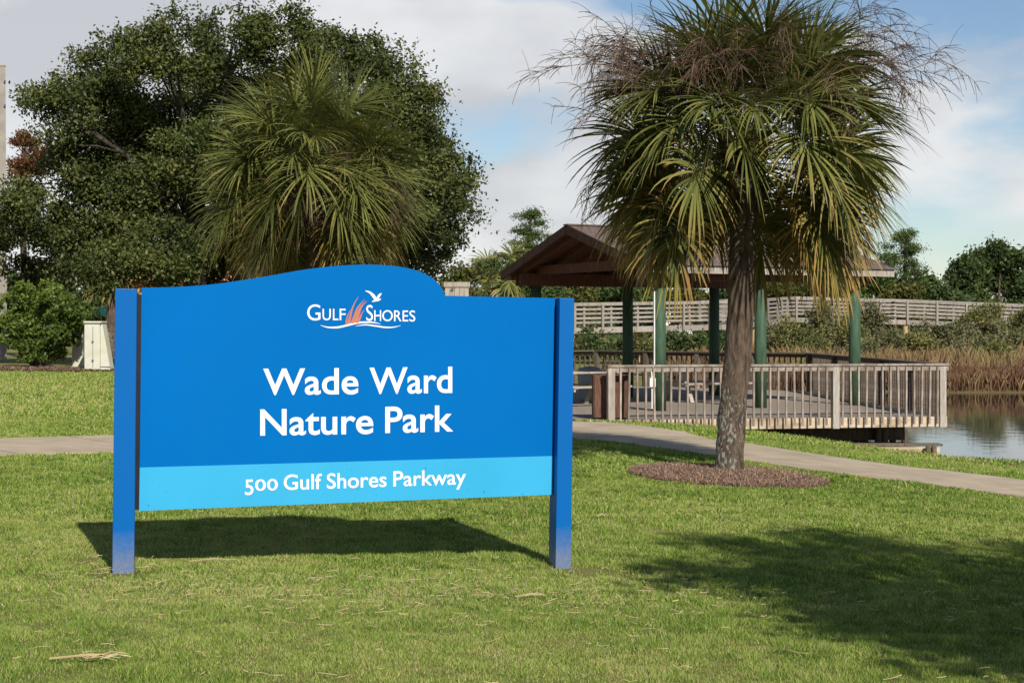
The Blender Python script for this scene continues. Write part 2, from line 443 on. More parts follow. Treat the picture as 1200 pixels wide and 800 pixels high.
# lawn soil/turf under the blades, marsh soil by the pond
def ground_mat():
    m, n, l = new_mat('lawn_turf')
    out = N(n, "ShaderNodeOutputMaterial"); b = N(n, "ShaderNodeBsdfPrincipled"); b.inputs["Roughness"].default_value = 0.95
    b.inputs["Specular IOR Level"].default_value = 0.1
    t = N(n, "ShaderNodeTexCoord")
    a = N(n, "ShaderNodeTexNoise"); a.inputs["Scale"].default_value = 0.45; a.inputs["Detail"].default_value = 6
    f = N(n, "ShaderNodeTexNoise"); f.inputs["Scale"].default_value = 14; f.inputs["Detail"].default_value = 8; f.inputs["Roughness"].default_value = 0.75
    l.new(t.outputs["Object"], a.inputs["Vector"]); l.new(t.outputs["Object"], f.inputs["Vector"])
    r = N(n, "ShaderNodeValToRGB")
    r.color_ramp.elements[0].position = 0.35; r.color_ramp.elements[0].color = (0.145, 0.155, 0.042, 1)
    r.color_ramp.elements[1].position = 0.68; r.color_ramp.elements[1].color = (0.28, 0.25, 0.09, 1)
    l.new(a.outputs["Fac"], r.inputs[0])
    rf = N(n, "ShaderNodeValToRGB")
    rf.color_ramp.elements[0].position = 0.3; rf.color_ramp.elements[0].color = (0.55, 0.55, 0.5, 1)
    rf.color_ramp.elements[1].position = 0.7; rf.color_ramp.elements[1].color = (1.25, 1.2, 1.2, 1)
    l.new(f.outputs["Fac"], rf.inputs[0])
    mu = N(n, "ShaderNodeMixRGB", blend_type='MULTIPLY'); mu.inputs["Fac"].default_value = 1
    l.new(r.outputs[0], mu.inputs["Color1"]); l.new(rf.outputs[0], mu.inputs["Color2"])
    # damp brown soil where the bank gets low
    s = N(n, "ShaderNodeSeparateXYZ"); l.new(t.outputs["Object"], s.inputs[0])
    nb = N(n, "ShaderNodeMath", operation='MULTIPLY_ADD'); l.new(a.outputs["Fac"], nb.inputs[0]); nb.inputs[1].default_value = 0.3; l.new(s.outputs["Z"], nb.inputs[2])
    mr = N(n, "ShaderNodeMapRange"); mr.inputs["From Min"].default_value = -0.45; mr.inputs["From Max"].default_value = -0.70
    l.new(nb.outputs[0], mr.inputs["Value"])
    mb = N(n, "ShaderNodeMixRGB"); mb.inputs["Color2"].default_value = (0.12, 0.08, 0.045, 1)
    l.new(mr.outputs[0], mb.inputs["Fac"]); l.new(mu.outputs[0], mb.inputs["Color1"])
    l.new(mb.outputs[0], b.inputs["Base Color"])
    bp = N(n, "ShaderNodeBump"); bp.inputs["Strength"].default_value = 0.8; bp.inputs["Distance"].default_value = 0.04
    l.new(f.outputs["Fac"], bp.inputs["Height"]); l.new(bp.outputs[0], b.inputs["Normal"]); l.new(b.outputs[0], out.inputs[0])
    return m
M['ground'] = ground_mat()

def water_mat():
    m, n, l = new_mat('pond_water')
    out = N(n, "ShaderNodeOutputMaterial"); b = N(n, "ShaderNodeBsdfPrincipled")
    b.inputs["Base Color"].default_value = (0.014, 0.016, 0.014, 1); b.inputs["Roughness"].default_value = 0.04
    b.inputs["IOR"].default_value = 1.33; b.inputs["Specular IOR Level"].default_value = 0.5
    t = N(n, "ShaderNodeTexCoord"); mpn = N(n, "ShaderNodeMapping"); mpn.inputs["Scale"].default_value = (1.0, 1.0, 1)
    l.new(t.outputs["Object"], mpn.inputs[0])
    a = N(n, "ShaderNodeTexNoise"); a.inputs["Scale"].default_value = 2.2; a.inputs["Detail"].default_value = 4
    l.new(mpn.outputs[0], a.inputs["Vector"])
    bp = N(n, "ShaderNodeBump"); bp.inputs["Strength"].default_value = 0.05; bp.inputs["Distance"].default_value = 0.05
    l.new(a.outputs["Fac"], bp.inputs["Height"]); l.new(bp.outputs[0], b.inputs["Normal"]); l.new(b.outputs[0], out.inputs[0])
    return m
M['water'] = water_mat()

# ------------------------------------------------------------------ terrain
WATER = -0.80
POND = np.array([(9.6, 27.9), (7.9, 28.3), (6.4, 29.4), (4.8, 32), (3.8, 36), (3.5, 50), (6, 55.5), (12, 57.5), (15.5, 56.5), (18.5, 56.5),
                 (30, 55), (70, 52), (70, 18), (30, 22), (15, 26)], float)
CP = np.array([(-2.5, 10.3, .03), (.35, 10.9, -.03), (-3, 5, .05), (3, 5, -.06), (3, 10, -.10), (5, 13, -.19), (2.5, 18.3, -.10), (0, 15, -.02),
               (.93, 23.9, -.08), (2.4, 22, -.12), (3.0, 20.8, -.15), (4.2, 19.4, -.22), (5.2, 18.9, -.3), (5.9, 18.05, -.35),
               (6.7, 20.6, -.40), (5.9, 21.3, -.34), (4.8, 22.2, -.28), (3.6, 24.4, -.2), (2.6, 28, -.2), (1.5, 30.4, -.225), (-1.5, 30, -.2), (-3, 32, -.15),
               (-6, 18.3, .1), (-6.9, 21.3, .12), (-4.9, 19.4, .06), (-5.7, 22.4, .08), (-13, 44, .42), (-8, 42, .35), (-5, 50, .3), (-20, 60, .5),
               (-15, 20, .2), (-10, 10, .12), (10, 10, -.35), (9, 18, -.55), (15, 15, -.7), (4.6, 27, -.29), (6.3, 26.6, -.53), (8, 26.8, -.78),
               (-10, 32, .25), (-4, 40, .1), (0, 5, 0), (0, 60, -.4), (10, 62, -.6), (25, 62, -.6), (-10, 75, .3), (10, 80, -.4), (30, 80, -.4)], float)
def _rbf_fit():
    d = np.linalg.norm(CP[:, None, :2] - CP[None, :, :2], axis=2)
    n = len(CP); A = np.zeros((n + 1, n + 1)); A[:n, :n] = d + np.eye(n) * -0.15; A[:n, n] = 1; A[n, :n] = 1
    return np.linalg.solve(A, np.concatenate([CP[:, 2], [0]]))
RW = _rbf_fit()
def seg_dist(x, y, A, B):
    ab = B - A; t = np.clip(((x - A[0]) * ab[0] + (y - A[1]) * ab[1]) / (ab @ ab), 0, 1)
    return np.hypot(x - A[0] - t * ab[0], y - A[1] - t * ab[1])
def inside(x, y, poly):
    r = np.zeros(x.shape, bool); n = len(poly)
    for i in range(n):
        x0, y0 = poly[i]; x1, y1 = poly[(i + 1) % n]
        if y0 == y1: continue
        c = ((y0 > y) != (y1 > y)) & (x < (x1 - x0) * (y - y0) / (y1 - y0) + x0)
        r ^= c
    return r
def poly_sd(x, y, poly):
    d = np.full(x.shape, 1e9)
    for i in range(len(poly)): d = np.minimum(d, seg_dist(x, y, poly[i], poly[(i + 1) % len(poly)]))
    return np.where(inside(x, y, poly), -d, d)
DZ = -0.21     # deck level
DECK = np.array([(-3.4, 29.85), (8.78, 32.0), (8.3, 44), (2.6, 48.5), (-4.2, 46.5)], float)
def gz(x, y):
    x = np.atleast_1d(np.asarray(x, float)); y = np.atleast_1d(np.asarray(y, float)); sh = x.shape
    x = x.ravel(); y = y.ravel()
    z = np.empty(len(x))
    for s in range(0, len(x), 200000):
        xs, ys = x[s:s + 200000], y[s:s + 200000]
        acc = np.full(len(xs), RW[-1])
        for i in range(len(CP)): acc += RW[i] * np.hypot(xs - CP[i, 0], ys - CP[i, 1])
        w = np.clip((np.hypot(xs, ys - 25) - 45) / 60, 0, 1); w = w * w * (3 - 2 * w)
        far = np.where(xs < 0, 0.3, -0.35)
        acc = np.clip(acc, -1.2, 0.8) * (1 - w) + far * w
        near = (np.abs(xs - 15) < 75) & (ys < 80)
        if near.any():
            d = poly_sd(xs[near], ys[near], POND)
            acc[near] = np.minimum(acc[near], np.maximum(WATER + 0.02 + 0.30 * d, -1.6))
            dd = poly_sd(xs[near], ys[near], DECK)
            acc[near] = np.where(dd < -0.3, np.minimum(acc[near], -0.5), acc[near])
        z[s:s + 200000] = acc
    return z.reshape(sh)
def g1(x, y): return float(gz([x], [y])[0])

xs = np.concatenate([[-3000, -1200, -500, -250, -140, -90, -60, -45, -36, -30, -26, -23, -20, -18], np.arange(-16, 20.01, 0.35), [21, 22.5, 24, 27, 30, 35, 42, 50, 60, 70, 90, 140, 250, 500, 1200, 3000]])
ys = np.concatenate([[-300, -100, -40, -15, -5, 0, 2], np.arange(3, 36, 0.35), np.arange(36, 62, 0.8), [64, 68, 74, 80, 90, 105, 130, 170, 250, 500, 1200, 4000]])
GX, GY = np.meshgrid(xs, ys)
GZ = gz(GX, GY)
nx, ny = len(xs), len(ys)
idx = np.arange(nx * ny).reshape(ny, nx)
Fq = np.stack([idx[:-1, :-1], idx[:-1, 1:], idx[1:, 1:], idx[1:, :-1]], -1).reshape(-1, 4)
ground = link("ground", np_mesh("ground", np.stack([GX, GY, GZ], -1).reshape(-1, 3), Fq, smooth=True), M['ground'])
tag(ground, kind="structure")

# water
c = POND.mean(0)
wp = [(p[0] + (p[0] - c[0]) * 0.02 + 0, p[1], WATER) for p in POND]
wpoly = [(4.5, 24), (2.0, 36), (2.0, 58), (90, 62), (90, 14), (20, 20)]
wm = np_mesh("pond_water", [(a, b, WATER) for a, b in wpoly], [tuple(range(6))[::-1]])
water = link("pond_water", wm, M['water']); tag(water, kind="structure")

# ------------------------------------------------------------------ concrete footpath (slab by slab)
CL = np.array([(-14, 15.0), (-9, 17.7), (-6.4, 19.8), (-5.2, 20.85), (-2.6, 23.1), (-0.6, 24.7), (1.0, 25.1), (2.3, 24.2), (3.35, 22.6), (4.55, 20.75), (5.6, 20.05), (6.6, 19.1), (8.5, 17.6), (12, 15.2)], float)
def catmull(pts, n=12):
    out = []
    for i in range(len(pts) - 1):
        p0 = pts[max(i - 1, 0)]; p1 = pts[i]; p2 = pts[i + 1]; p3 = pts[min(i + 2, len(pts) - 1)]
        for t in np.linspace(0, 1, n, endpoint=False):
            out.append(0.5 * ((2 * p1) + (-p0 + p2) * t + (2 * p0 - 5 * p1 + 4 * p2 - p3) * t * t + (-p0 + 3 * p1 - 3 * p2 + p3) * t ** 3))
    out.append(pts[-1])
    return np.array(out)
CLS = catmull(CL)
PW = 1.2
cum = np.concatenate([[0], np.cumsum(np.linalg.norm(np.diff(CLS, axis=0), axis=1))])
def cl_at(s):
    return np.array([np.interp(s, cum, CLS[:, 0]), np.interp(s, cum, CLS[:, 1])])
path = link("footpath", np_mesh("footpath", [(0, 0, 0), (0.01, 0, 0), (0, 0.01, 0)], [(0, 1, 2)]), M['concrete'], loc=(0, 24.7, -1.2))
# sand bed under the slabs is the visible mesh of the path itself
bedV, bedF = [], []
for i, s in enumerate(np.arange(0, cum[-1], 0.5)):
    p = cl_at(s); t = cl_at(s + 0.05) - cl_at(s - 0.05); t /= np.linalg.norm(t) + 1e-9; nrm = np.array([-t[1], t[0]])
    for k in (-1, 1):
        q = p + nrm * k * (PW - 0.03); bedV.append((q[0], q[1], g1(*q) + 0.008))
    if i: b = 2 * i; bedF.append((b - 2, b, b + 1, b - 1)[::-1])
pv = np.array(bedV) - np.array(path.location)
path.data = np_mesh("footpath", pv, bedF); path.data.materials.append(pm('joint_sand', (0.08, 0.06, 0.04), (0.13, 0.10, 0.07), 12, 0.95))
tag(path, kind="structure")
SL = 1.75
pl = np.array(path.location)
for k in range(int(cum[-1] / SL)):
    s0, s1 = k * SL + 0.018, (k + 1) * SL - 0.018
    V, Fc = [], []
    ns = 4
    for i, s in enumerate(np.linspace(s0, s1, ns + 1)):
        p = cl_at(s); t = cl_at(s + 0.05) - cl_at(s - 0.05); t /= np.linalg.norm(t) + 1e-9; nrm = np.array([-t[1], t[0]])
        for j, w in enumerate((-PW, -0.4, 0.4, PW)):
            q = p + nrm * w; V.append((q[0], q[1], g1(*q) + 0.022))
    for i in range(ns):
        for j in range(3): Fc.append((i * 4 + j, i * 4 + 4 + j, i * 4 + 5 + j, i * 4 + 1 + j))
    nb = len(V)
    ring = [i * 4 for i in range(ns + 1)] + [ns * 4 + 1, ns * 4 + 2] + [i * 4 + 3 for i in range(ns, -1, -1)] + [2, 1]
    for r_ in ring: V.append((V[r_][0], V[r_][1], V[r_][2] - 0.09))
    for i in range(len(ring)):
        j = (i + 1) % len(ring); Fc.append((ring[i], ring[j], nb + j, nb + i))
    link("slab", np_mesh("slab", np.array(V) - pl, Fc), M['concrete'], path)
AP = [[(-2.2, 25.2), (0.3, 25.3), (0.3, 30.2), (-2.2, 29.9)], [(0.32, 24.6), (1.6, 24.2), (3.3, 23.6), (2.95, 27.2), (2.35, 29.3), (1.8, 30.35), (0.32, 30.2)]]
for ap in AP:
    mb = MB(); mb.prism([(x, y, g1(x, y) + 0.016) for x, y in ap], (0, 0, -0.08)); mb.build("slab", M['concrete'], path)
def on_path(x, y, m=0.0):
    d = np.full(x.shape, 1e9)
    for i in range(0, len(CLS) - 3, 3): d = np.minimum(d, seg_dist(x, y, CLS[i], CLS[i + 3]))
    r = d < PW + m
    for ap in AP: r |= inside(x, y, np.array(ap)) 
    return r

# ------------------------------------------------------------------ the park sign
SA = P(144, 672, 10.26)
PSI = math.radians(12.0)
SU = np.array([math.cos(PSI), math.sin(PSI), 0.0])
SN = np.array([math.sin(PSI), -math.cos(PSI), 0.0])      # towards the viewer
def on_plane(px, py, off=0.0):
    """point on the sign plane (shifted by off along its normal)"""
    d = np.array([(px - 600.0) / F, 1.0, -(py - HZ) / F]); o = np.array([0, 0, EYE])
    q = SA + SN * off
    return o + d * (np.dot(q - o, SN) / np.dot(d, SN))
sign = thing("park_sign", "large blue park sign on two posts with white lettering and a cyan address band", "sign", (SA[0] + 1.4, SA[1] + 0.35, 0.0))
POFF = -0.10
def post(pix, depth):
    loc = on_plane((pix[2][0] + pix[3][0]) / 2, (pix[2][1] + pix[3][1]) / 2)
    mb = MB(); pts = [on_plane(*p) for p in pix]
    # run the foot a little into the turf
    for i in (2, 3): pts[i] = pts[i] + (pts[i] - pts[3 - i]) * 0.05
    mb.prism([pts[3], pts[2], pts[1], pts[0]], -SN * depth)
    me = mb.mesh("post", loc)
    o = link("post", me, M['post'], sign, loc - wloc(sign))
    m = o.modifiers.new("bevel", 'BEVEL'); m.width = 0.004; m.segments = 2
post([(135, 338), (160.5, 338.5), (157, 672.5), (131.5, 671.5)], 0.15)
post([(656, 349), (673, 349.5), (669, 664), (651, 664.5)], 0.21)
top = [(166, 337.2), (200, 336.4), (230, 334.8), (255, 332.3), (280, 328.8), (305, 325), (330, 320.5), (355, 316.2), (380, 313), (405, 310.8), (430, 310), (455, 311), (475, 313.6), (490, 317.6), (503, 323.5), (513, 331.5), (519, 340), (521.3, 346.4), (560, 347.3), (605, 348.2), (650.5, 349.2)]
top_s = []
tp = np.array(top[:18], float)
for p in catmull(tp, 4): top_s.append(tuple(p))
top_s += top[18:]
low_l, low_r = (163.8, 547.5), (648.2, 534.0)
bot_l, bot_r = (163, 598.3), (647.3, 579.3)
mb = MB(); mb.prism([on_plane(*low_l, POFF), on_plane(*low_r, POFF)] + [on_plane(*p, POFF) for p in reversed(top_s)], -SN * 0.05)
panel = mb.build("panel", M['blue'], sign)
mb = MB(); mb.prism([on_plane(*bot_l, POFF), on_plane(*bot_r, POFF), on_plane(*low_r, POFF), on_plane(*low_l, POFF)], -SN * 0.05)
band = mb.build("address_band", M['cyan'], sign)
mb = MB(); mb.prism([on_plane(x, y, POFF - 0.005) for x, y in ((156.8, 597), (163.6, 597), (166.6, 345), (159.8, 345))], -SN * 0.04)
mb.build("mounting_channel", M['black'], sign)
mb = MB(); mb.prism([on_plane(x, y, POFF - 0.02) for x, y in ((646.5, 578.5), (653, 578), (658, 351), (650, 351))], -SN * 0.03)
mb.build("mounting_channel", M['black'], sign)

def text_mesh(body, offset=0.0):
    cu = bpy.data.curves.new("lettering", 'FONT'); cu.body = body; cu.offset = offset; cu.resolution_u = 6
    ob = bpy.data.objects.new("lettering_source", cu); COL.objects.link(ob)
    bpy.context.view_layer.update()
    me = bpy.data.meshes.new_from_object(ob.evaluated_get(bpy.context.evaluated_depsgraph_get()))
    V = np.zeros(len(me.vertices) * 3); me.vertices.foreach_get("co", V); V = V.reshape(-1, 3)
    Fc = [tuple(p.vertices) for p in me.polygons]
    bpy.data.objects.remove(ob); bpy.data.curves.remove(cu); bpy.data.meshes.remove(me)
    return V, Fc
Hcap = text_mesh("H")[0]
CAPH = Hcap[:, 1].max()
def lettering(pieces, mat, name="lettering", parent=None):
    """pieces: (body, offset, x0, x1, y_base_at_x0, y_base_at_x1, cap_px, vertical stretch) in photo pixels on the panel"""
    mb = MB()
    for body, off, x0, x1, yb0, yb1, cap in pieces:
        V, Fc = text_mesh(body, off)
        a, b = V[:, 0].min(), V[:, 0].max()
        u = (V[:, 0] - a) / (b - a)
        X = x0 + (x1 - x0) * u
        Yp = yb0 + (yb1 - yb0) * u - V[:, 1] / CAPH * cap
        mb.add([on_plane(x, y, POFF + 0.0025) for x, y in zip(X, Yp)], Fc)
    return mb.build(name, mat, parent or panel)
lettering([("Wade", 0.014, 308.5, 420, 462.0, 461.0, 29.5), ("Ward", 0.014, 433, 530, 460.8, 459.6, 29.5)], M['white'])
lettering([("Nature", 0.014, 305, 437.5, 509.6, 507.4, 29.5), ("Park", 0.014, 451.5, 531, 506.6, 504.6, 29.5)], M['white'])
# address line with old-style figures
lettering([("5", 0.010, 287, 297, 579.4, 579.2, 17.5), ("0", 0.010, 299, 311.5, 574.6, 574.3, 12.8), ("0", 0.010, 313, 325.5, 574.2, 573.9, 12.8),
           ("Gulf", 0.010, 332.5, 377, 573.6, 572.4, 17.3), ("Shores", 0.010, 383, 453, 572.2, 569.8, 17.3), ("Parkway", 0.010, 461, 546, 569.5, 566.8, 17.3)], M['white'], "lettering", band)
# town emblem: small-capital name, grasses, gull and wave
lettering([("G", 0.0, 360, 375.5, 375.2, 375.2, 18.3), ("U", 0.0, 378, 387.6, 375.0, 375.0, 13.2), ("L", 0.0, 390.2, 396.6, 375.0, 375.0, 13.2), ("F", 0.0, 398, 405, 375.0, 375.0, 13.2),
           ], M['white'], "emblem_lettering")
lettering([("S", 0.0, 429.2, 437, 375.8, 375.8, 18.3), ("H", 0.0, 438.6, 446.6, 376.0, 376.0, 12.6), ("O", 0.0, 448.0, 460.2, 376.1, 376.1, 12.6), ("R", 0.0, 461.8, 470.4, 376.3, 376.3, 12.6),
           ("E", 0.0, 471.8, 478.4, 376.4, 376.4, 12.6), ("S", 0.0, 479.8, 486.6, 376.5, 376.5, 12.6)], M['white'], "emblem_lettering")
def ribbon(mb, pts, w, off):
    pts = np.array(pts, float); sp = catmull(pts, 6); n = len(sp)
    ww = np.interp(np.linspace(0, 1, n), np.linspace(0, 1, len(w)), w)
    V = []
    for i in range(n):
        d = sp[min(i + 1, n - 1)] - sp[max(i - 1, 0)]; d /= np.linalg.norm(d); nr = np.array([-d[1], d[0]])
        for k in (-.5, .5):
            q = sp[i] + nr * ww[i] * k; V.append(on_plane(q[0], q[1], off))
    mb.add(V, [(2 * i, 2 * i + 2, 2 * i + 3, 2 * i + 1) for i in range(n - 1)])
def z2(x, y): return (340 + x / 7.06, 325 + y / 7.06)      # coordinates taken from an enlarged view of the emblem
mb = MB()
ribbon(mb, [z2(*p) for p in ((250, 395), (310, 412), (390, 413), (470, 396), (550, 377), (630, 370), (700, 374), (750, 386))], [0.2, 1.4, 2.2, 2.2, 2.2, 1.8, 1.2, 0.2], POFF + 0.0035)
ribbon(mb, [z2(*p) for p in ((540, 404), (620, 392), (700, 400), (780, 412), (850, 412), (915, 398))], [0.2, 1.3, 1.7, 1.7, 1.2, 0.2], POFF + 0.0035)
mb.build("wave_mark", M['white'], panel)
mb = MB()
for k, (pts, w) in enumerate([(((465, 385), (470, 340), (488, 290), (510, 262)), [2.6, 1.8, 0.9, 0.3]), (((485, 382), (500, 310), (525, 230), (565, 158)), [3.4, 2.6, 1.4, 0.3]),
                (((512, 380), (535, 320), (560, 250), (618, 180)), [3.4, 3.4, 1.8, 0.3]), (((545, 376), (560, 310), (590, 240), (636, 196)), [4.4, 3.8, 2.0, 0.3]), (((562, 372), (580, 330), (592, 300), (612, 270)), [2.6, 2.2, 1.2, 0.3])]):
    ribbon(mb, [z2(*p) for p in pts], w, POFF + 0.003 + k * 0.0003)
mb.build("grass_mark", M['orange'], panel)
mb = MB()
ribbon(mb, [z2(*p) for p in ((622, 112), (655, 122), (685, 148), (708, 180))], [0.6, 2.2, 3.4, 3.8], POFF + 0.0036)
ribbon(mb, [z2(*p) for p in ((756, 132), (738, 148), (725, 170), (712, 186))], [0.9, 2.6, 2.8, 2.4], POFF + 0.0040)
ribbon(mb, [z2(*p) for p in ((678, 200), (705, 192), (735, 186), (752, 176))], [0.8, 2.2, 2.0, 0.4], POFF + 0.0044)
mb.build("gull_mark", M['white'], panel)

# ------------------------------------------------------------------ leaves and trees
def unit(v): return v / (np.linalg.norm(v, axis=-1, keepdims=True) + 1e-9)
def leaf_geo(C, size, r, aspect=0.5, up=0.3, out_c=None):
    n = len(C)
    nrm = unit(r.normal(size=(n, 3)) + np.array([0, 0, up]))
    if out_c is not None: nrm = unit(nrm + 0.8 * unit(C - out_c))
    a = unit(np.cross(nrm, r.normal(size=(n, 3)))); b = np.cross(nrm, a)
    s = (size * r.uniform(0.6, 1.35, n))[:, None]
    V = np.stack([C - a * s, C + b * s * aspect, C + a * s, C - b * s * aspect], 1).reshape(-1, 3)
    return V, np.arange(4 * n).reshape(n, 4)
def clump_points(lumps, per, r, sub=12, subr=0.42, shell=0.75, flat=1.0):
    """lumps (cx,cy,cz,rad): leaves gathered in sub-clumps near each lump's surface"""
    out = []
    for (x, y, z, R) in lumps:
        k = max(5, int(sub * R * R / 1.4))
        d = unit(r.normal(size=(k, 3)))
        cc = np.array([x, y, z]) + d * R * (shell + r.uniform(-0.35, 0.30, (k, 1))) * np.array([1, 1, flat])
        sr = subr * r.uniform(0.6, 1.4, k)
        n = int(per * R * R)
        w = r.integers(0, k, n)
        q = r.normal(size=(n, 3)) * sr[w][:, None] * np.array([0.62, 0.62, 0.42])
        out.append(cc[w] + q)
    return np.concatenate(out)
def crown(name, C, size, mat, parent, r, aspect=0.5, dark=0.0, var_scale=1.0, up=0.3):
    V, Fc = leaf_geo(C, size, r, aspect, up)
    big = np.sin(C[:, 0] * 1.7 + 1.3 * np.sin(C[:, 2] * 1.9)) * 0.12 + np.sin(C[:, 1] * 2.3 + C[:, 2] * 1.1) * 0.08
    var = np.clip(0.45 + big + r.normal(0, 0.2, len(C)) * var_scale - dark, 0, 1)
    me = np_mesh(name, V - wloc(parent), Fc, {"var": ('FACE', 'FLOAT', var)})
    return link(name, me, mat, parent)
def px_lumps(lst, Y, r, dy=1.5):
    out = []
    for px, py, pr in lst:
        yy = Y + r.uniform(-dy, dy)
        p = P(px, py, yy); out.append((p[0], p[1], p[2], pr / F * Y))
    return out
def branches(mb, base, top, lumps, r0, r, n=7):
    base = np.array(base, float); top = np.array(top, float)
    L = np.linspace(0, 1, 6)
    pts = [base + (top - base) * t + np.array([math.sin(3 * t + base[0]), math.cos(2 * t), 0]) * 0.06 * np.linalg.norm(top - base) * t * (1 - t) for t in L]
    mb.tube(pts, [r0 * (1.25 if i == 0 else 1) * (1 - 0.55 * t) for i, t in enumerate(L)], 9)
    for lu in lumps:
        t = r.uniform(0.45, 1.0); p0 = base + (top - base) * t; p1 = np.array(lu[:3]); mid = (p0 + p1) / 2 + np.array([0, 0, 0.12 * np.linalg.norm(p1 - p0)])
        rr = r0 * 0.34 * (1.1 - 0.5 * t)
        mb.tube([p0, (p0 + mid) / 2 + 0.02, mid, (mid + p1) / 2, p1], [rr, rr * 0.8, rr * 0.6, rr * 0.4, rr * 0.2], 6)
        for q in range(3):
            e = p1 + r.normal(size=3) * lu[3] * 0.55
            mb.tube([mid, (mid + e) / 2 + np.array([0, 0, 0.1]), e], [rr * 0.35, rr * 0.22, rr * 0.08], 5)

# big live oak behind the sign
r = np.random.default_rng(11)
OY = 46.0
oak_px = [(62, 128, 40), (95, 112, 34), (128, 82, 42), (165, 62, 38), (205, 62, 44), (245, 50, 36), (290, 40, 34), (335, 42, 36), (375, 58, 42), (425, 78, 40), (462, 88, 34), (480, 120, 36),
          (500, 175, 40), (526, 200, 34), (518, 245, 44), (498, 290, 44), (455, 300, 44), (150, 140, 58), (215, 135, 62), (285, 110, 60), (350, 125, 60), (420, 140, 56), (470, 200, 52),
          (85, 205, 46), (140, 225, 60), (205, 225, 62), (270, 220, 60), (340, 230, 60), (420, 240, 60), (30, 252, 42), (80, 275, 50), (140, 298, 46), (200, 300, 48), (260, 300, 46), (330, 300, 46), (400, 300, 46), (5, 268, 36), (-40, 265, 50), (60, 318, 26), (-60, 300, 45), (110, 320, 24), (240, 180, 55), (320, 175, 58), (115, 165, 50), (180, 185, 55), (30, 318, 26), (85, 312, 26), (400, 190, 55), (490, 235, 46), (505, 215, 40), (480, 165, 46), (470, 265, 46), (150, 312, 30), (190, 318, 28), (230, 316, 28)]
oak_l = px_lumps(oak_px, OY, r, 2.6)
ob = (P(235, 400, OY)[0], OY + 0.5, g1(P(235, 400, OY)[0], OY + 0.5))
oak = thing("live_oak", "huge dark live oak with a wide crown rising behind the sign and the palm", "tree", ob)
mb = MB(); branches(mb, ob, (ob[0] - 0.3, OY, 5.2), oak_l[::2], 0.48, r)
for tx in (-1.9, 1.6): mb.tube([np.array(ob) + np.array([0, 0, 0.9]), np.array(ob) + np.array([tx * 0.4, 0.2, 2.0]), np.array(ob) + np.array([tx, 0.3, 3.6]), np.array(ob) + np.array([tx * 1.8, -0.3, 5.4])], [0.3, 0.27, 0.2, 0.1], 8)
mb.build("trunk", M['bark'], oak, smooth=True)
Cc = clump_points(oak_l, 4700, r, sub=20, subr=0.40, shell=0.66)
crown("crown", Cc, 0.058, M['oakleaf'], oak, r, 0.52, var_scale=1.0)
# thin outer sprays that break the outline
spr = []
for (x, y, z, R) in oak_l[:19]:
    for k in range(7):
        d = unit(r.normal(size=3) + np.array([0, 0, 0.9])); s0 = np.array([x, y, z]) + d * R * 0.8
        e = d + r.normal(size=3) * 0.4
        for t in np.linspace(0, 1, 26): spr.append(s0 + e * t * r.uniform(0.28, 0.40) + r.normal(size=3) * 0.08)
crown("outer_sprays", np.array(spr), 0.065, M['oakleaf'], oak, r, 0.5)

# rust-coloured cypress behind the oak's left edge
rb = P(28, 400, 55); rl = px_lumps([(32, 168, 17), (24, 196, 20), (40, 200, 18), (50, 185, 14), (35, 225, 22)], 55, r, 0.8)
rust = thing("cypress_tree", "rust-brown cypress showing between the concrete pole and the live oak", "tree", (rb[0], 55, g1(rb[0], 55)))
mb = MB(); branches(mb, (rb[0], 55, g1(rb[0], 55)), (rb[0], 55, 7.8), rl, 0.16, r); mb.build("trunk", M['bark'], rust, smooth=True)
crown("crown", clump_points(rl, 5200, r, sub=26, subr=0.25), 0.075, M['rustleaf'], rust, r, 0.35)

# small broad-leaved tree to the right of the camera; its shade falls across the lawn at lower right
tb = (6.1, 2.9)
sl = [(6.3, 1.2, 5.7, 1.1), (7.6, 2.2, 5.4, 1.25), (5.6, 2.2, 5.0, 0.8), (6.9, 2.8, 4.6, 1.0), (6.6, 1.6, 6.8, 1.05), (8.6, 2.4, 6.0, 1.2), (8.0, 1.2, 4.4, 1.0), (5.3, 1.6, 6.2, 0.55), (9.6, 2.2, 5.2, 1.2), (7.4, 1.7, 7.6, .7), (5.9, 1.4, 4.0, .55), (6.7, 0.5, 4.9, 1.0), (7.9, 0.2, 5.2, 1.2), (6.0, 0.1, 5.6, .75), (7.2, -0.6, 4.6, 1.0), (8.8, 0.4, 4.6, 1.1)]
sl = [(x_ - 0.75, y_ + 1.0, z_, R__ * 1.05) for x_, y_, z_, R__ in sl] + [(5.1, 1.9, 5.0, 0.75), (5.7, 1.2, 4.5, 0.85), (5.0, 3.0, 5.2, 0.6), (6.6, 0.2, 4.2, 0.9), (7.6, 1.6, 6.3, 1.0)]
shade = thing("shade_tree", "small broad-leaved tree right of the camera, outside the picture, shading the lawn at lower right", "tree", (tb[0], tb[1], g1(*tb)))
mb = MB(); branches(mb, (tb[0], tb[1], g1(*tb)), (tb[0] + .2, tb[1], 5.2), sl, 0.15, r); mb.build("trunk", M['bark'], shade, smooth=True)
crown("crown", clump_points(sl, 1500, r, sub=11, subr=0.4, shell=0.6), 0.075, M['oakleaf'], shade, r, 0.55)

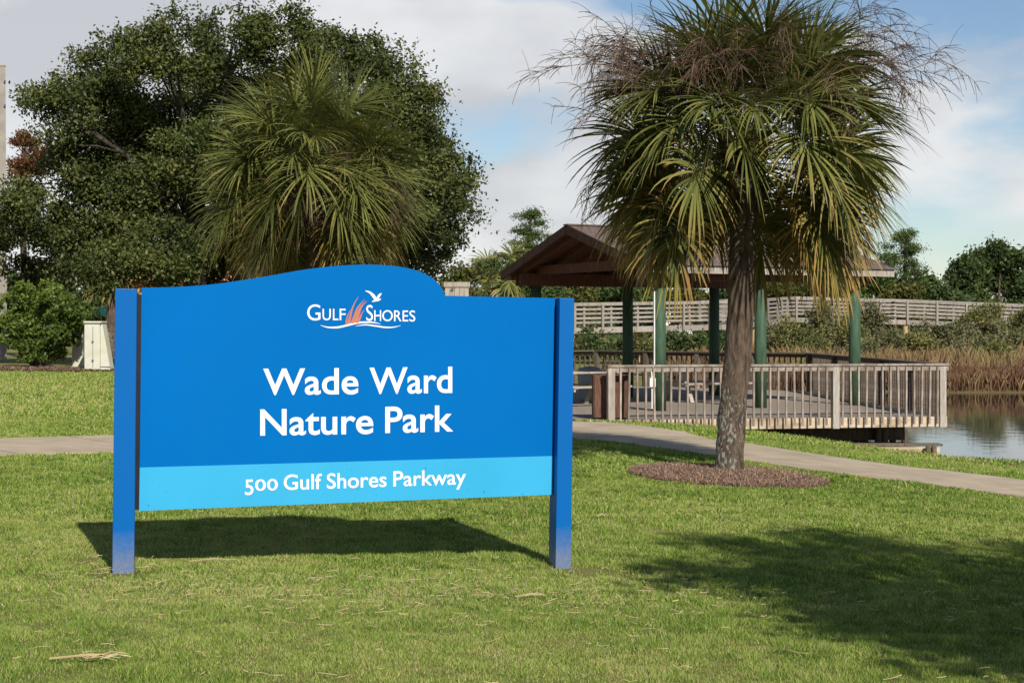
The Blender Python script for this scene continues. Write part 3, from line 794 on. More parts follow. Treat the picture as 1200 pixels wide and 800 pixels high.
# ------------------------------------------------------------------ sabal palms
def make_frond(heart, az, el, pet, blade, age, r, nl=52, wid=0.017, steps=6):
    """costapalmate leaf: petiole, curved midrib and drooping leaflets -> V, F, attr"""
    d = np.array([math.cos(az) * math.cos(el), math.sin(az) * math.cos(el), math.sin(el)])
    p = np.array(heart, float) + d * 0.08
    pts, dirs = [p.copy()], [d.copy()]
    sag = 0.05 + 0.075 * age
    nst = 8
    for i in range(nst):
        d = unit(d + np.array([0, 0, -sag]))
        p = p + d * pet / nst; pts.append(p.copy()); dirs.append(d.copy())
    side0 = unit(np.cross(d, np.array([0, 0, 1.0])) + 1e-6)
    tw = r.normal(0, 0.6)
    V, Fc, A = [], [], []
    # petiole as a flat three-sided bar
    for i, q in enumerate(pts):
        s = unit(np.cross(dirs[i], np.array([0, 0, 1.0])) + 1e-6); u = np.cross(s, dirs[i]); w = 0.020 - 0.008 * i / nst
        V += [q + s * w, q - s * w, q - u * w * 0.9]; A += [(age * 0.3, 0.1, 0.75)] * 3
        if i:
            b = 3 * (i - 1)
            for k in range(3): Fc.append((b + k, b + (k + 1) % 3, b + 3 + (k + 1) % 3, b + 3 + k))
    # midrib continues and arches down
    rib, rd = [p.copy()], [d.copy()]
    RL = blade * 0.55
    for i in range(6):
        d = unit(d + np.array([0, 0, -0.16 - 0.10 * age])); p = p + d * RL / 6; rib.append(p.copy()); rd.append(d.copy())
    rib = np.array(rib); rd = np.array(rd)
    down = np.array([0, 0, -1.0])
    f = (np.arange(nl) + 0.5) / nl * 2 - 1              # -1..1 across the fan
    th = f * math.radians(128)
    k = (1 - np.abs(f)) ** 0.8 * 5.99; i0 = k.astype(int)   # where on the rib each leaflet leaves
    q = rib[i0] + (rib[i0 + 1] - rib[i0]) * (k - i0)[:, None]; dd = rd[i0]
    s = unit(np.cross(dd, np.array([0, 0, 1.0])) + 1e-6); u = np.cross(s, dd)
    s2 = s * math.cos(tw) + u * math.sin(tw); u2 = -s * math.sin(tw) + u * math.cos(tw)
    dv = unit(np.cos(th)[:, None] * dd + np.sin(th)[:, None] * s2 + (0.28 * (0.6 + np.abs(f)))[:, None] * u2 + r.normal(size=(nl, 3)) * 0.10)
    L = (blade * (1.0 - 0.35 * np.abs(f) ** 1.5) * r.uniform(0.85, 1.1, nl))[:, None]
    droop = ((0.085 + 0.18 * age) * r.uniform(0.7, 1.5, nl))[:, None]
    rnd = r.uniform(0, 1, nl); b0 = len(V); pos = q.copy()
    LV = np.zeros((nl, steps + 1, 2, 3)); LA = np.zeros((nl, steps + 1, 2, 3)); LA[..., 0] = age; LA[..., 2] = rnd[:, None, None]
    for m_ in range(steps + 1):
        t = m_ / steps
        w = wid * np.interp(t, [0, 0.2, 0.5, 0.8, 1.0], [0.45, 1.0, 1.0, 0.55, 0.06])
        wd = unit(np.cross(dv, u2) + 1e-6)
        LV[:, m_, 0] = pos + wd * w; LV[:, m_, 1] = pos - wd * w; LA[:, m_, :, 1] = t
        dv = unit(dv + down * droop * (0.25 + 1.9 * t * t)); pos = pos + dv * L / steps
    V = np.concatenate([np.array(V), LV.reshape(-1, 3)]); A = np.concatenate([np.array(A), LA.reshape(-1, 3)])
    for j in range(nl):
        for m_ in range(1, steps + 1):
            b = b0 + j * 2 * (steps + 1) + 2 * m_; Fc.append((b - 2, b - 1, b + 1, b))
    return V, Fc, A
def add_frond(parent, *a, **k):
    V, Fc, A = make_frond(*a, **k)
    A4 = np.concatenate([np.array(A), np.ones((len(A), 1))], 1)
    me = np_mesh("frond", np.array(V) - wloc(parent), Fc, {"fr": ('POINT', 'FLOAT_COLOR', A4)})
    return link("frond", me, M['frond'], parent)
def add_stalk(parent, heart, az, el, L, r, sag=0.10, nb=16, bl=0.55, tw=0.0043):
    """dead branched flower stalk"""
    V, Fc, var = [], [], []
    def rib(pts, w0, w1, v):
        n = len(pts); pa = np.array(pts)
        d = unit(np.concatenate([pa[1:2] - pa[:1], pa[2:] - pa[:-2], pa[-1:] - pa[-2:-1]]))
        s0 = unit(np.cross(d, np.array([0.2, 0.3, 0.93])) + 1e-6); w = np.linspace(w0, w1, n)[:, None]
        for ax in (0, 1):
            b = len(V); s = np.cross(d, s0) if ax else s0
            V.extend(np.stack([pa + s * w, pa - s * w], 1).reshape(-1, 3))
            for i in range(n - 1): Fc.append((b + 2 * i, b + 2 * i + 1, b + 2 * i + 3, b + 2 * i + 2)); var.append(v)
    d = np.array([math.cos(az) * math.cos(el), math.sin(az) * math.cos(el), math.sin(el)]); p = np.array(heart, float)
    main = [p.copy()]; md = [d.copy()]
    for i in range(12):
        d = unit(d + np.array([0, 0, -sag * (0.5 + i / 8)]) + r.normal(size=3) * 0.03); p = p + d * L / 12; main.append(p.copy()); md.append(d.copy())
    rib(main, 0.011, 0.004, 0.75)
    for j in range(nb):
        t = r.uniform(0.35, 1.0) * 11.9; i0 = int(t); q = main[i0] + (main[i0 + 1] - main[i0]) * (t - i0)
        d1 = unit(md[i0] * 0.9 + r.normal(size=3) * 0.55)
        pts = [q.copy()]; pd = [d1.copy()]; l1 = bl * r.uniform(0.6, 1.2)
        for i in range(5): d1 = unit(d1 + np.array([0, 0, -0.13])); q = q + d1 * l1 / 5; pts.append(q.copy()); pd.append(d1)
        rib(pts, tw * 1.1, tw * 0.7, r.uniform(0.3, 0.9))
        for k in range(13):
            i1 = r.integers(1, 6); q2 = pts[i1].copy(); d2 = unit(pd[i1] + r.normal(size=3) * 0.7); p2 = [q2.copy()]
            l2 = 0.26 * r.uniform(0.5, 1.3)
            for i in range(3): d2 = unit(d2 + np.array([0, 0, -0.25])); q2 = q2 + d2 * l2 / 3; p2.append(q2.copy())
            rib(p2, tw * 0.75, tw * 0.5, r.uniform(0, 0.9))
    me = np_mesh("flower_stalk", np.array(V) - wloc(parent), Fc, {"var": ('FACE', 'FLOAT', var)})
    return link("flower_stalk", me, M['twig'], parent)
def palm_trunk(parent, base, heart, r0, r1, r, rings=46, n=26):
    base = np.array(base, float); heart = np.array(heart, float)
    V, Fc, = [], []
    for i in range(rings + 1):
        t = i / rings; c = base + (heart - base) * t + np.array([0.05 * math.sin(2.2 * t), 0, 0]) * math.sin(math.pi * t)
        c = c + np.array([0, 0, -0.12 if i == 0 else 0])
        rr = r1 + (r0 - r1) * (1 - t) ** 1.2 + 0.012 * math.exp(-t * 18)
        for k in range(n):
            a = 2 * math.pi * k / n
            f = 1 + 0.035 * math.sin(5 * a + 7 * t + 2 * math.sin(9 * t)) + 0.025 * math.sin(11 * a + 23 * t) + r.normal(0, 0.026)
            V.append(c + np.array([math.cos(a), math.sin(a), 0]) * rr * f)
    for i in range(rings):
        for k in range(n):
            k2 = (k + 1) % n; Fc.append((i * n + k, i * n + k2, (i + 1) * n + k2, (i + 1) * n + k))
    Fc.append(tuple(rings * n + k for k in range(n)))
    me = np_mesh("trunk", np.array(V) - wloc(parent), Fc, smooth=True)
    return link("trunk", me, M['palmtrunk'], parent)
def make_palm(name, label, base, heart, nf, pet, blade, seed, stalks, nl=56, wid=0.0135, r0=0.2, r1=0.17, el_lo=-3, boots=24, lean=None):
    r = np.random.default_rng(seed)
    pl_ = thing(name, label, "palm tree", tuple(base))
    palm_trunk(pl_, base, heart, r0, r1, r)
    for i in range(boots):                      # old leaf bases under the crown
        a = r.uniform(0, 6.28); z = r.uniform(-0.55, 0.3); h = np.array(heart) + np.array([math.cos(a), math.sin(a), 0]) * r1 * 0.9 + np.array([0, 0, z])
        mb = MB(); mb.tube([h, h + np.array([math.cos(a) * 0.10, math.sin(a) * 0.10, 0.16]), h + np.array([math.cos(a) * 0.17, math.sin(a) * 0.20, 0.40])], [0.06, 0.045, 0.014], 6); mb.build("leaf_base", M['palmtrunk'], pl_)
    for i in range(nf):
        t = (i + 0.5) / nf                       # 0 youngest (top) .. 1 oldest (hanging)
        az = i * 2.39996 + r.normal(0, 0.18)
        el = math.radians(82 + (el_lo - 82) * t ** 0.78 + r.normal(0, 6))
        age = float(np.clip(t ** 1.5 + r.normal(0, 0.10), 0, 1))
        h = np.array(heart) + np.array([0, 0, 0.35 * (1 - t)])
        if nl > 30 and ((t > 0.66 and math.sin(az) < -0.72) or (t > 0.58 and math.sin(az) < -0.92)): continue      # the trunk shows in front
        add_frond(pl_, h, az, el, pet * r.uniform(0.82, 1.15) * (0.85 + 0.2 * (1 - abs(2 * t - 1))), blade * r.uniform(0.88, 1.1), age, r, nl=nl, wid=wid)
    for s in stalks: add_stalk(pl_, np.array(heart) + np.array([0, 0, 0.2]), s[0], s[1], s[2], r, *s[3:])
    return pl_
R_ = math.radians
pb = P(853, 553, 18.3); pb[2] = g1(pb[0], pb[1])
ph = P(871, 208, 18.35)
make_palm("sabal_palm", "tall sabal palm with lichen-spotted trunk in the mulch bed right of the sign", pb, ph, 132, 1.0, 0.84, 3,
          [(R_(168), R_(62), 2.6, 0.085, 15), (R_(174), R_(50), 2.5, 0.07, 13), (R_(200), R_(58), 2.2, 0.10, 22), (R_(185), R_(46), 2.0, 0.10, 20), (R_(8), R_(58), 2.5, 0.085, 20), (R_(-4), R_(34), 2.6, 0.03, 9),
           (R_(-20), R_(62), 2.3, 0.10, 24), (R_(20), R_(66), 2.4, 0.10, 22), (R_(-60), R_(62), 2.0, 0.13, 22), (R_(235), R_(62), 2.0, 0.13, 22), (R_(-35), R_(52), 2.1, 0.10, 20), (R_(215), R_(50), 2.1, 0.10, 22),
           (R_(-75), R_(70), 1.9, 0.13, 24), (R_(-110), R_(64), 1.9, 0.13, 24), (R_(190), R_(66), 2.1, 0.11, 24), (R_(-10), R_(68), 2.2, 0.10, 24), (R_(178), R_(24), 2.3, 0.12, 7)],
          r0=0.158, r1=0.150)
qY = 30.0
qb = P(364, 500, qY); qb[2] = g1(qb[0], qb[1])
qh = P(366, 222, qY)
make_palm("sabal_palm", "sabal palm standing behind the sign in front of the live oak", qb, qh, 128, 0.98, 1.08, 9,
          [(R_(-70), R_(35), 1.7, 0.25, 22), (R_(-60), R_(50), 1.9, 0.25, 22), (R_(-100), R_(45), 1.8, 0.25, 20), (R_(0), R_(35), 2.0, 0.15, 16), (R_(180), R_(35), 2.0, 0.15, 14), (R_(-40), R_(30), 1.9, 0.2, 18), (R_(-85), R_(25), 1.5, 0.25, 26), (R_(-75), R_(48), 1.7, 0.3, 26), (R_(-20), R_(20), 2.0, 0.15, 20)],
          nl=58, wid=0.0145, r0=0.165, r1=0.155, el_lo=-34)

# ------------------------------------------------------------------ timber deck with picket railing
def lerp(a, b, t): return np.array(a) + (np.array(b) - np.array(a)) * t
deck = thing("timber_deck", "weathered timber deck over the pond with picket railing around it", "deck", (3, 36, DZ))
dl = wloc(deck)
# decking boards (each a few pixels at most from here): cut across the deck polygon
mb = MB()
y = 29.9
while y < 48.4:
    def xr(yy):
        xsn = []
        n = len(DECK)
        for i in range(n):
            a, b = DECK[i], DECK[(i + 1) % n]
            if (a[1] > yy) != (b[1] > yy): xsn.append(a[0] + (b[0] - a[0]) * (yy - a[1]) / (b[1] - a[1]))
        return (min(xsn), max(xsn)) if len(xsn) >= 2 else None
    q0, q1 = xr(y + 0.005), xr(y + 0.135)
    if q0 and q1:
        zz = DZ + random.uniform(-0.003, 0.003)
        mb.prism([(q0[0], y + 0.003, zz), (q0[1], y + 0.003, zz), (q1[1], y + 0.137, zz), (q1[0], y + 0.137, zz)], (0, 0, -0.04))
    y += 0.143
dk = mb.build("decking", M['deck'], deck); dk["kind"] = "stuff"
picket_me = None
def picket_mesh():
    m = MB(); m.box((0, 0, 0), (0.036, 0.036, 1.0)); return m.mesh("picket")
picket_me = picket_mesh(); picket_me.materials.append(M['picket'])
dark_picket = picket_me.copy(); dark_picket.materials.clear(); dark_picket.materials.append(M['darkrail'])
RAIL = 1.07
def railing(A, B, posts, start=0.0, end=1.0, out=None, jitter=True, overlap=0.15, mats=('weathered', 'railwood')):
    A = np.array(A, float); B = np.array(B, float); L = np.linalg.norm(B - A); d = (B - A) / L; nrm = np.array([d[1], -d[0]]) if out is None else out
    rz = math.atan2(d[1], d[0])
    for t in posts:
        p = A + d * L * t
        m = MB(); m.box((p[0], p[1], DZ + (RAIL - 0.05 - 0.22) / 2), (0.14, 0.14, RAIL - 0.05 + 0.22), rz); m.build("railing_post", M[mats[0]], deck, bevel=0.008)
    a, b = A + d * L * start, A + d * L * end
    m = MB(); m.beam((*a, DZ + RAIL - 0.02), (*b, DZ + RAIL - 0.02), 0.19, 0.042); m.build("top_rail", M[mats[1]], deck, bevel=0.006)
    off = nrm * 0.05
    m = MB(); m.beam((*(a + off), DZ + RAIL - 0.09), (*(b + off), DZ + RAIL - 0.09), 0.038, 0.09); m.build("upper_stringer", M[mats[1]], deck)
    k = int(L * (end - start) / 0.168)
    for i in range(k):
        t = start + (end - start) * (i + 0.5) / k
        p = A + d * L * t + nrm * 0.09
        if min(abs(t - q) * L for q in posts) < 0.09: continue
        o = link("picket", picket_me if mats[0] == "weathered" else dark_picket, None, deck, np.array([p[0], p[1], DZ + (RAIL - 0.05 - overlap) / 2]) - dl)
        h = RAIL - 0.06 + overlap
        o.scale = (1, 1, h)
        o.rotation_euler = (random.gauss(0, 0.006), random.gauss(0, 0.009), rz + random.gauss(0, 0.05))
FA, FB = np.array([1.92, 30.66]), np.array([8.74, 31.98])
railing(FA, FB, [0.0, 0.665, 0.995], -0.012, 1.012)
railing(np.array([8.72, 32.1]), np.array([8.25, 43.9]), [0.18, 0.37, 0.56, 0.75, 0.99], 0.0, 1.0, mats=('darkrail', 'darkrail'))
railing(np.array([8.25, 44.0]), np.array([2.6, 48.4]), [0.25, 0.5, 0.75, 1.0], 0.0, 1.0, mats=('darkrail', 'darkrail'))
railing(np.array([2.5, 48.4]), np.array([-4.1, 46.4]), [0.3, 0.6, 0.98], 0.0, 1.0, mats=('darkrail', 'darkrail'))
# fascia boards
def fasc(A, B, z0, z1, off=0.02):
    A = np.array(A, float); B = np.array(B, float); d = (B - A) / np.linalg.norm(B - A); nrm = np.array([d[1], -d[0]])
    m = MB(); m.beam((*(A + nrm * off), (z0 + z1) / 2), (*(B + nrm * off), (z0 + z1) / 2), 0.04, z1 - z0); m.build("fascia_board", M['fascia'], deck)
mid = lerp(DECK[0], DECK[1], 0.62); 
mid2 = lerp(DECK[0], DECK[1], 0.815)
fasc(DECK[0], mid - np.array([0.01, 0]), DZ - 0.205, DZ - 0.001); fasc(mid, mid2 - np.array([0.01, 0]), DZ - 0.209, DZ - 0.001); fasc(mid2, DECK[1], DZ - 0.205, DZ - 0.001)
fasc(DECK[1], DECK[2], DZ - 0.205, DZ - 0.001)
for (px, Y) in ((926, 33.4), (939, 33.4), (1029, 33.0), (1037, 33.0), (1046, 34.5), (880, 36), (960, 36.5), (1060, 37)):
    X = (px - 600) / F * Y
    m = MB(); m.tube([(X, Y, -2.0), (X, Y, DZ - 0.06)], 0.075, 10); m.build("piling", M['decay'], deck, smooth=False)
for yy in (33.2, 36.6, 40.0, 43.0):  # beams added below the joists to darken the open space under the deck
    m = MB(); m.box((4.4, yy, DZ - 0.42), (7.7, 0.09, 0.30)); m.build("shade_girder", M['decay'], deck)
for yy in (32.6, 34.5, 38.0, 42.0):
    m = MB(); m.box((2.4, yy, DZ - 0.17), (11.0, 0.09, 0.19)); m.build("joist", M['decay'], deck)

# low timber bulkhead by the water in front of the deck
bk = thing("bulkhead", "low pale timber bulkhead at the water's edge under the deck's right corner", "retaining wall", (6.3, 28.6, WATER))
B0, B1 = np.array([4.3, 28.2]), np.array([7.62, 28.15])
for i in range(2):
    z0 = -1.25 + i * 0.36
    m = MB(); m.beam((*B0, z0 + 0.18), (*B1, z0 + 0.18), 0.06, 0.352); m.build("plank", M['fascia'], bk)
m = MB(); m.beam((B0[0], B0[1] + 0.12, -0.50), (B1[0] + 0.06, B1[1] + 0.12, -0.50), 0.26, 0.04); m.build("cap_board", M['decay'], bk)
for t in (0.965, 0.93):
    p = lerp(B0, B1, t)
    m = MB(); m.box((p[0], p[1] - 0.06 - (1 - t), -0.9), (0.075, 0.07, 0.8)); m.build("post", M['decay'], bk)
for t in (0.62, 0.68, 0.735, 0.80):
    p = lerp(B0, B1, t); m = MB(); m.tube([(p[0], p[1] - 0.028, -0.66), (p[0], p[1] - 0.05, -0.66)], 0.03, 8); m.build("bolt", M['metal'], bk)

# ------------------------------------------------------------------ pavilion
AL = math.radians(27.0)
UU = np.array([math.cos(AL), math.sin(AL), 0]); VV = np.array([-math.sin(AL), math.cos(AL), 0])
P1 = np.array([3.18, 34.0, DZ])
SP, WV = 2.65, 5.7
pav = thing("pavilion", "open park pavilion with brown gable roof on round green posts", "pavilion", tuple(P1 + UU * SP + VV * WV / 2))
EZ = 2.86 + 0.02             # eave line
corner = P1 - UU * 0.68 - VV * 0.5; corner[2] = EZ
RLEN, RWID = 2 * SP + 1.36, WV + 1.0
RISE = 0.98
def rp_(a, b, h=0.0): return corner + UU * a + VV * b + np.array([0, 0, h])
for j in (0, 1):
    for i in range(3):
        q = P1 + UU * SP * i + VV * WV * j
        m = MB(); m.tube([(q[0], q[1], DZ - 0.02), (q[0], q[1], DZ + 1.4), (q[0], q[1], EZ - 0.28)], [0.142, 0.137, 0.132], 20); m.build("post", M['greenpost'], pav, smooth=True)
    # doubled beam on top of the row
    for s in (-0.1, 0.1):
        a = P1 + VV * (WV * j + s) - UU * 0.5; b = P1 + VV * (WV * j + s) + UU * (2 * SP + 0.5); a[2] = b[2] = EZ - 0.13
        m = MB(); m.beam(a, b, 0.09, 0.30); m.build("beam", M['beamwood'], pav)
for i in range(3):
    a = P1 + UU * SP * i - VV * 0.3; b = P1 + UU * SP * i + VV * (WV + 0.3); a[2] = b[2] = EZ + 0.10
    m = MB(); m.beam(a, b, 0.10, 0.22); m.build("tie_beam", M['beamwood'], pav)
    c0 = P1 + UU * SP * i + VV * WV / 2; m = MB(); m.beam((c0[0], c0[1], EZ + 0.2), (c0[0], c0[1], EZ + RISE - 0.12), 0.10, 0.10, up=(1, 0, 0)); m.build("king_post", M['beamwood'], pav)
# roof: two decks of boards, stepped shingles, fascia, rake trim, rafters
roof_mb = MB()
for side in (0, 1):
    e0, e1 = (0.0, RWID / 2) if side == 0 else (RWID, RWID / 2)
    a, b, c_, d_ = rp_(0, e0), rp_(RLEN, e0), rp_(RLEN, e1, RISE), rp_(0, e1, RISE)
    roof_mb.add([a, b, c_, d_, a + np.array([0, 0, .05]), b + np.array([0, 0, .05]), c_ + np.array([0, 0, .05]), d_ + np.array([0, 0, .05])], [(0, 1, 2, 3), (7, 6, 5, 4), (0, 4, 5, 1), (1, 5, 6, 2), (3, 7, 4, 0)])
roof = roof_mb.build("roof", M['beamwood'], pav)
sh = MB()
NC = 24
for side in (0, 1):
    for k in range(NC):
        t0, t1 = k / NC, (k + 1.0) / NC
        f = lambda t: (RWID / 2 * t if side == 0 else RWID - RWID / 2 * t)
        e = -0.03 if k == 0 else 0
        a0, a1 = rp_(-0.05, f(t0 + e), RISE * (t0 + e) + 0.075), rp_(RLEN + 0.05, f(t0 + e), RISE * (t0 + e) + 0.075)
        b0, b1 = rp_(-0.05, f(t1), RISE * t1 + 0.06), rp_(RLEN + 0.05, f(t1), RISE * t1 + 0.06)
        dn = np.array([0, 0, -0.02])
        sh.add([a0, a1, b1, b0, a0 + dn, a1 + dn], [(0, 1, 2, 3), (4, 5, 1, 0)])
s_ = sh.build("shingles", M['shingle'], roof); s_["kind"] = "stuff"
m = MB(); m.beam(rp_(-0.06, RWID / 2, RISE + 0.075), rp_(RLEN + 0.06, RWID / 2, RISE + 0.075), 0.22, 0.03); m.build("ridge_cap", M['shingle'], roof)
for b_ in (-0.03, RWID + 0.03):
    m = MB(); m.beam(rp_(-0.02, b_, -0.045), rp_(RLEN + 0.02, b_, -0.045), 0.04, 0.19); m.build("fascia_board", M['weathered'], roof)
    sgn = -1 if b_ < 0 else 1
    m = MB(); m.beam(rp_(-0.03, b_ + sgn * 0.035, 0.055), rp_(RLEN + 0.03, b_ + sgn * 0.035, 0.055), 0.03, 0.03); m.build("drip_edge", M['metal'], roof)
for a_ in (-0.03, RLEN + 0.03):
    for e0 in (0.0, RWID):
        m = MB(); m.beam(rp_(a_, e0, -0.03), rp_(a_, RWID / 2, RISE - 0.03), 0.045, 0.20, up=(0, 0, 1)); m.build("rake_board", M['darkbrown'], roof)
for k in range(11):
    a_ = 0.25 + k * (RLEN - 0.5) / 10
    for e0 in (0.05, RWID - 0.05):
        m = MB(); m.beam(rp_(a_, e0, -0.075), rp_(a_, RWID / 2, RISE - 0.09), 0.05, 0.14); m.build("rafter", M['beamwood'], roof)
for k in range(20):         # ceiling boards under the shingles
    for side in (0, 1):
        t0, t1 = (k + 0.03) / 20, (k + 0.97) / 20
        f = lambda t: (RWID / 2 * t if side == 0 else RWID - RWID / 2 * t)
        a0, a1, b1, b0 = rp_(0.0, f(t0), RISE * t0 - 0.004), rp_(RLEN, f(t0), RISE * t0 - 0.004), rp_(RLEN, f(t1), RISE * t1 - 0.004), rp_(0.0, f(t1), RISE * t1 - 0.004)
        m = MB(); m.prism([a0, a1, b1, b0], (0, 0, -0.018)); m.build("ceiling_board", M['beamwood'], roof)
# white conduit with a socket box on the near post
cq = P1 + np.array([-0.17, -0.06, 0])
cd = thing("electrical_conduit", "white electrical conduit with socket box strapped to the nearest green post", "conduit", tuple(cq))
m = MB(); m.tube([(cq[0], cq[1], DZ + 0.05), (cq[0], cq[1], DZ + 0.52)], 0.016, 8); m.build("pipe", M['conduit'], cd)
m = MB(); m.tube([(cq[0], cq[1], DZ + 0.70), (cq[0] - 0.01, cq[1], DZ + 0.85), (cq[0] + 0.05, cq[1] - 0.02, DZ + 0.98), (cq[0] + 0.05, cq[1] - 0.02, EZ - 0.5)], 0.016, 8); m.build("pipe", M['conduit'], cd)
m = MB(); m.box((cq[0] + 0.01, cq[1] - 0.02, DZ + 0.61), (0.13, 0.09, 0.19)); m.build("socket_box", M['conduit'], cd, bevel=0.01)

# slatted litter bin by the end of the railing
bn = np.array([1.95, 31.25, DZ])
lb = thing("litter_bin", "red-brown slatted timber litter bin behind the railing's left end post", "litter bin", tuple(bn))
for s in range(4):
    for k in range(5):
        o_ = (k - 2) * 0.135
        c0 = {0: (o_, -0.34), 1: (o_, 0.34), 2: (-0.34, o_), 3: (0.34, o_)}[s]
        sz = (0.125, 0.025, 0.82) if s < 2 else (0.025, 0.125, 0.82)
        m = MB(); m.box((bn[0] + c0[0], bn[1] + c0[1], DZ + 0.45), sz); m.build("slat", M['binwood'], lb)
m = MB(); m.box((bn[0], bn[1], DZ + 0.44), (0.62, 0.62, 0.74)); m.build("liner", M['metal'], lb)

# picnic tables in the pavilion's shade
def picnic(pos, rz, label):
    t = thing("picnic_table", label, "picnic table", (pos[0], pos[1], DZ), "picnic tables on the deck")
    cs, sn = math.cos(rz), math.sin(rz)
    W = lambda x, y, z: (pos[0] + x * cs - y * sn, pos[1] + x * sn + y * cs, DZ + z)
    for k in range(5):
        y = (k - 2) * 0.15; m = MB(); m.beam(W(-0.95, y, 0.76), W(0.95, y, 0.76), 0.14, 0.04); m.build("top_plank", M['weathered'], t)
    for s in (-1, 1):
        for k in range(2):
            y = s * (0.62 + 0.14 * k); m = MB(); m.beam(W(-0.95, y, 0.45), W(0.95, y, 0.45), 0.13, 0.04); m.build("seat_plank", M['weathered'], t)
        x = s * 0.68
        for q in (-1, 1):
            m = MB(); m.beam(W(x, q * 0.62, 0.0), W(x, q * 0.22, 0.735), 0.045, 0.10, up=(cs, sn, 0)); m.build("leg", M['weathered'], t)
        m = MB(); m.beam(W(x + 0.05, -0.8, 0.40), W(x + 0.05, 0.8, 0.40), 0.045, 0.10); m.build("crossbar", M['weathered'], t)
picnic((1.5, 36.2), AL + 0.1, "picnic table nearest the path opening under the pavilion roof")
picnic((4.6, 38.3), AL, "picnic table deeper inside the pavilion between the middle posts")
gb = np.array([1.9, 38.6])
gbo = thing("rubbish_drum", "round grey rubbish drum standing in the pavilion's shade left of the litter bin", "rubbish bin", (gb[0], gb[1], DZ))
m = MB(); m.tube([(gb[0], gb[1], DZ + z) for z in (0.01, 0.05, 0.6, 0.66)], [0.24, 0.26, 0.30, 0.31], 18); m.build("drum", M['greybin'], gbo, smooth=False)
m = MB(); m.tube([(gb[0], gb[1], DZ + z) for z in (0.665, 0.72, 0.80, 0.84)], [0.33, 0.33, 0.24, 0.06], 18); m.build("lid", M['greybin'], gbo)

# ------------------------------------------------------------------ raised boardwalk across the marsh
bw_nodes = [(470, 357.0, 72.0), (672, 355.2, 74.0), (860, 352.3, 78.0), (932, 347.6, 88.0), (1062, 351.0, 90.0), (1200, 356.5, 91.0), (1330, 361, 91.5)]
bwp = [P(*n_) for n_ in bw_nodes]
bwk = thing("boardwalk", "long raised grey timber boardwalk with board railings crossing the marsh behind the pavilion", "boardwalk", (12, 80, -0.5))
for side in (0, 1):
    for i in range(len(bwp) - 1):
        a, b = bwp[i].copy(), bwp[i + 1].copy()
        d = b - a; d2 = unit(d[:2]); bk_ = np.array([-d2[1], d2[0], 0]) * (1.7 * side)
        a = a + bk_; b = b + bk_
        L = np.linalg.norm(b[:2] - a[:2]); nsec = max(1, round(L / 4.4))
        for s in range(nsec):
            p0, p1 = a + (b - a) * (s / nsec), a + (b - a) * ((s + 1) / nsec)
            p1i = p1 - unit(p1 - p0) * 0.012
            z = lambda p, h: (p[0], p[1], p[2] + h)
            m = MB(); m.beam(z(p0, -0.06), z(p1i, -0.06), 0.16, 0.15); m.build("cap_board", M['walkwood'], bwk)
            for k, h in enumerate((-0.30, -0.51, -0.72, -0.93)):
                m = MB(); m.beam(z(p0, h), z(p1i, h), 0.04, 0.095); m.build("rail_board", M['walkwood'], bwk)
            if side == 0:
                m = MB(); m.beam(z(p0, -1.29), z(p1i, -1.29), 0.05, 0.27); m.build("fascia_board", M['walkwood'], bwk)
                back = np.array([-d2[1], d2[0], 0]) * 0.85
                m = MB(); m.beam(z(p0 + back, -1.19), z(p1i + back, -1.19), 1.6, 0.05); m.build("walkway_section", M['deck'], bwk)
            npst = max(1, round(np.linalg.norm(p1 - p0) / 1.75))
            for k in range(npst):
                q = p0 + (p1 - p0) * ((k + 0.02) / npst) + np.array([d2[1], -d2[0], 0]) * (0.07 if side == 0 else -0.07)
                m = MB(); m.box((q[0], q[1], q[2] - 0.75), (0.11, 0.11, 1.36), math.atan2(d2[1], d2[0])); m.build("railing_post", M['walkwood'], bwk)
            q = p0 + np.array([-d2[1], d2[0], 0]) * (0.12 if side == 0 else -0.12); zg = g1(q[0], q[1]) - 0.3
            m = MB(); m.tube([(q[0], q[1], zg), (q[0], q[1], q[2] - 1.2)], 0.13, 10); m.build("piling", M['rawpost'], bwk)

# board screen that peeps over the sign's shoulder
sY = 52.0
s0, s1 = P(521.5, 330.5, sY), P(549.5, 330.5, sY)
scr = thing("board_screen", "grey weathered board screen peeping over the sign's right shoulder", "fence", ((s0[0] + s1[0]) / 2, sY, g1((s0[0] + s1[0]) / 2, sY)))
nb = 5
for k in range(nb):
    x = s0[0] + (s1[0] - s0[0]) * (k + 0.5) / nb; w = (s1[0] - s0[0]) / nb - 0.012
    m = MB(); m.box((x, sY, s0[2] / 2 - 0.05 + 0.15), (w, 0.025, s0[2] - 0.2)); m.build("board", M['weathered'], scr)
m = MB(); m.beam((s0[0] - 0.04, sY - 0.03, s0[2] - 0.08), (s1[0] + 0.04, sY - 0.03, s0[2] - 0.08), 0.04, 0.16); m.build("cap_board", M['weathered'], scr)
for x in (s0[0] + 0.08, s1[0] - 0.08):
    m = MB(); m.box((x, sY + 0.07, s0[2] / 2 - 0.1), (0.1, 0.1, s0[2])); m.build("post", M['weathered'], scr)
m = MB(); m.tube([P(530, 339, sY - 0.02), P(530, 339, sY - 0.06)], 0.05, 12); m.build("plaque", M['metal'], scr)

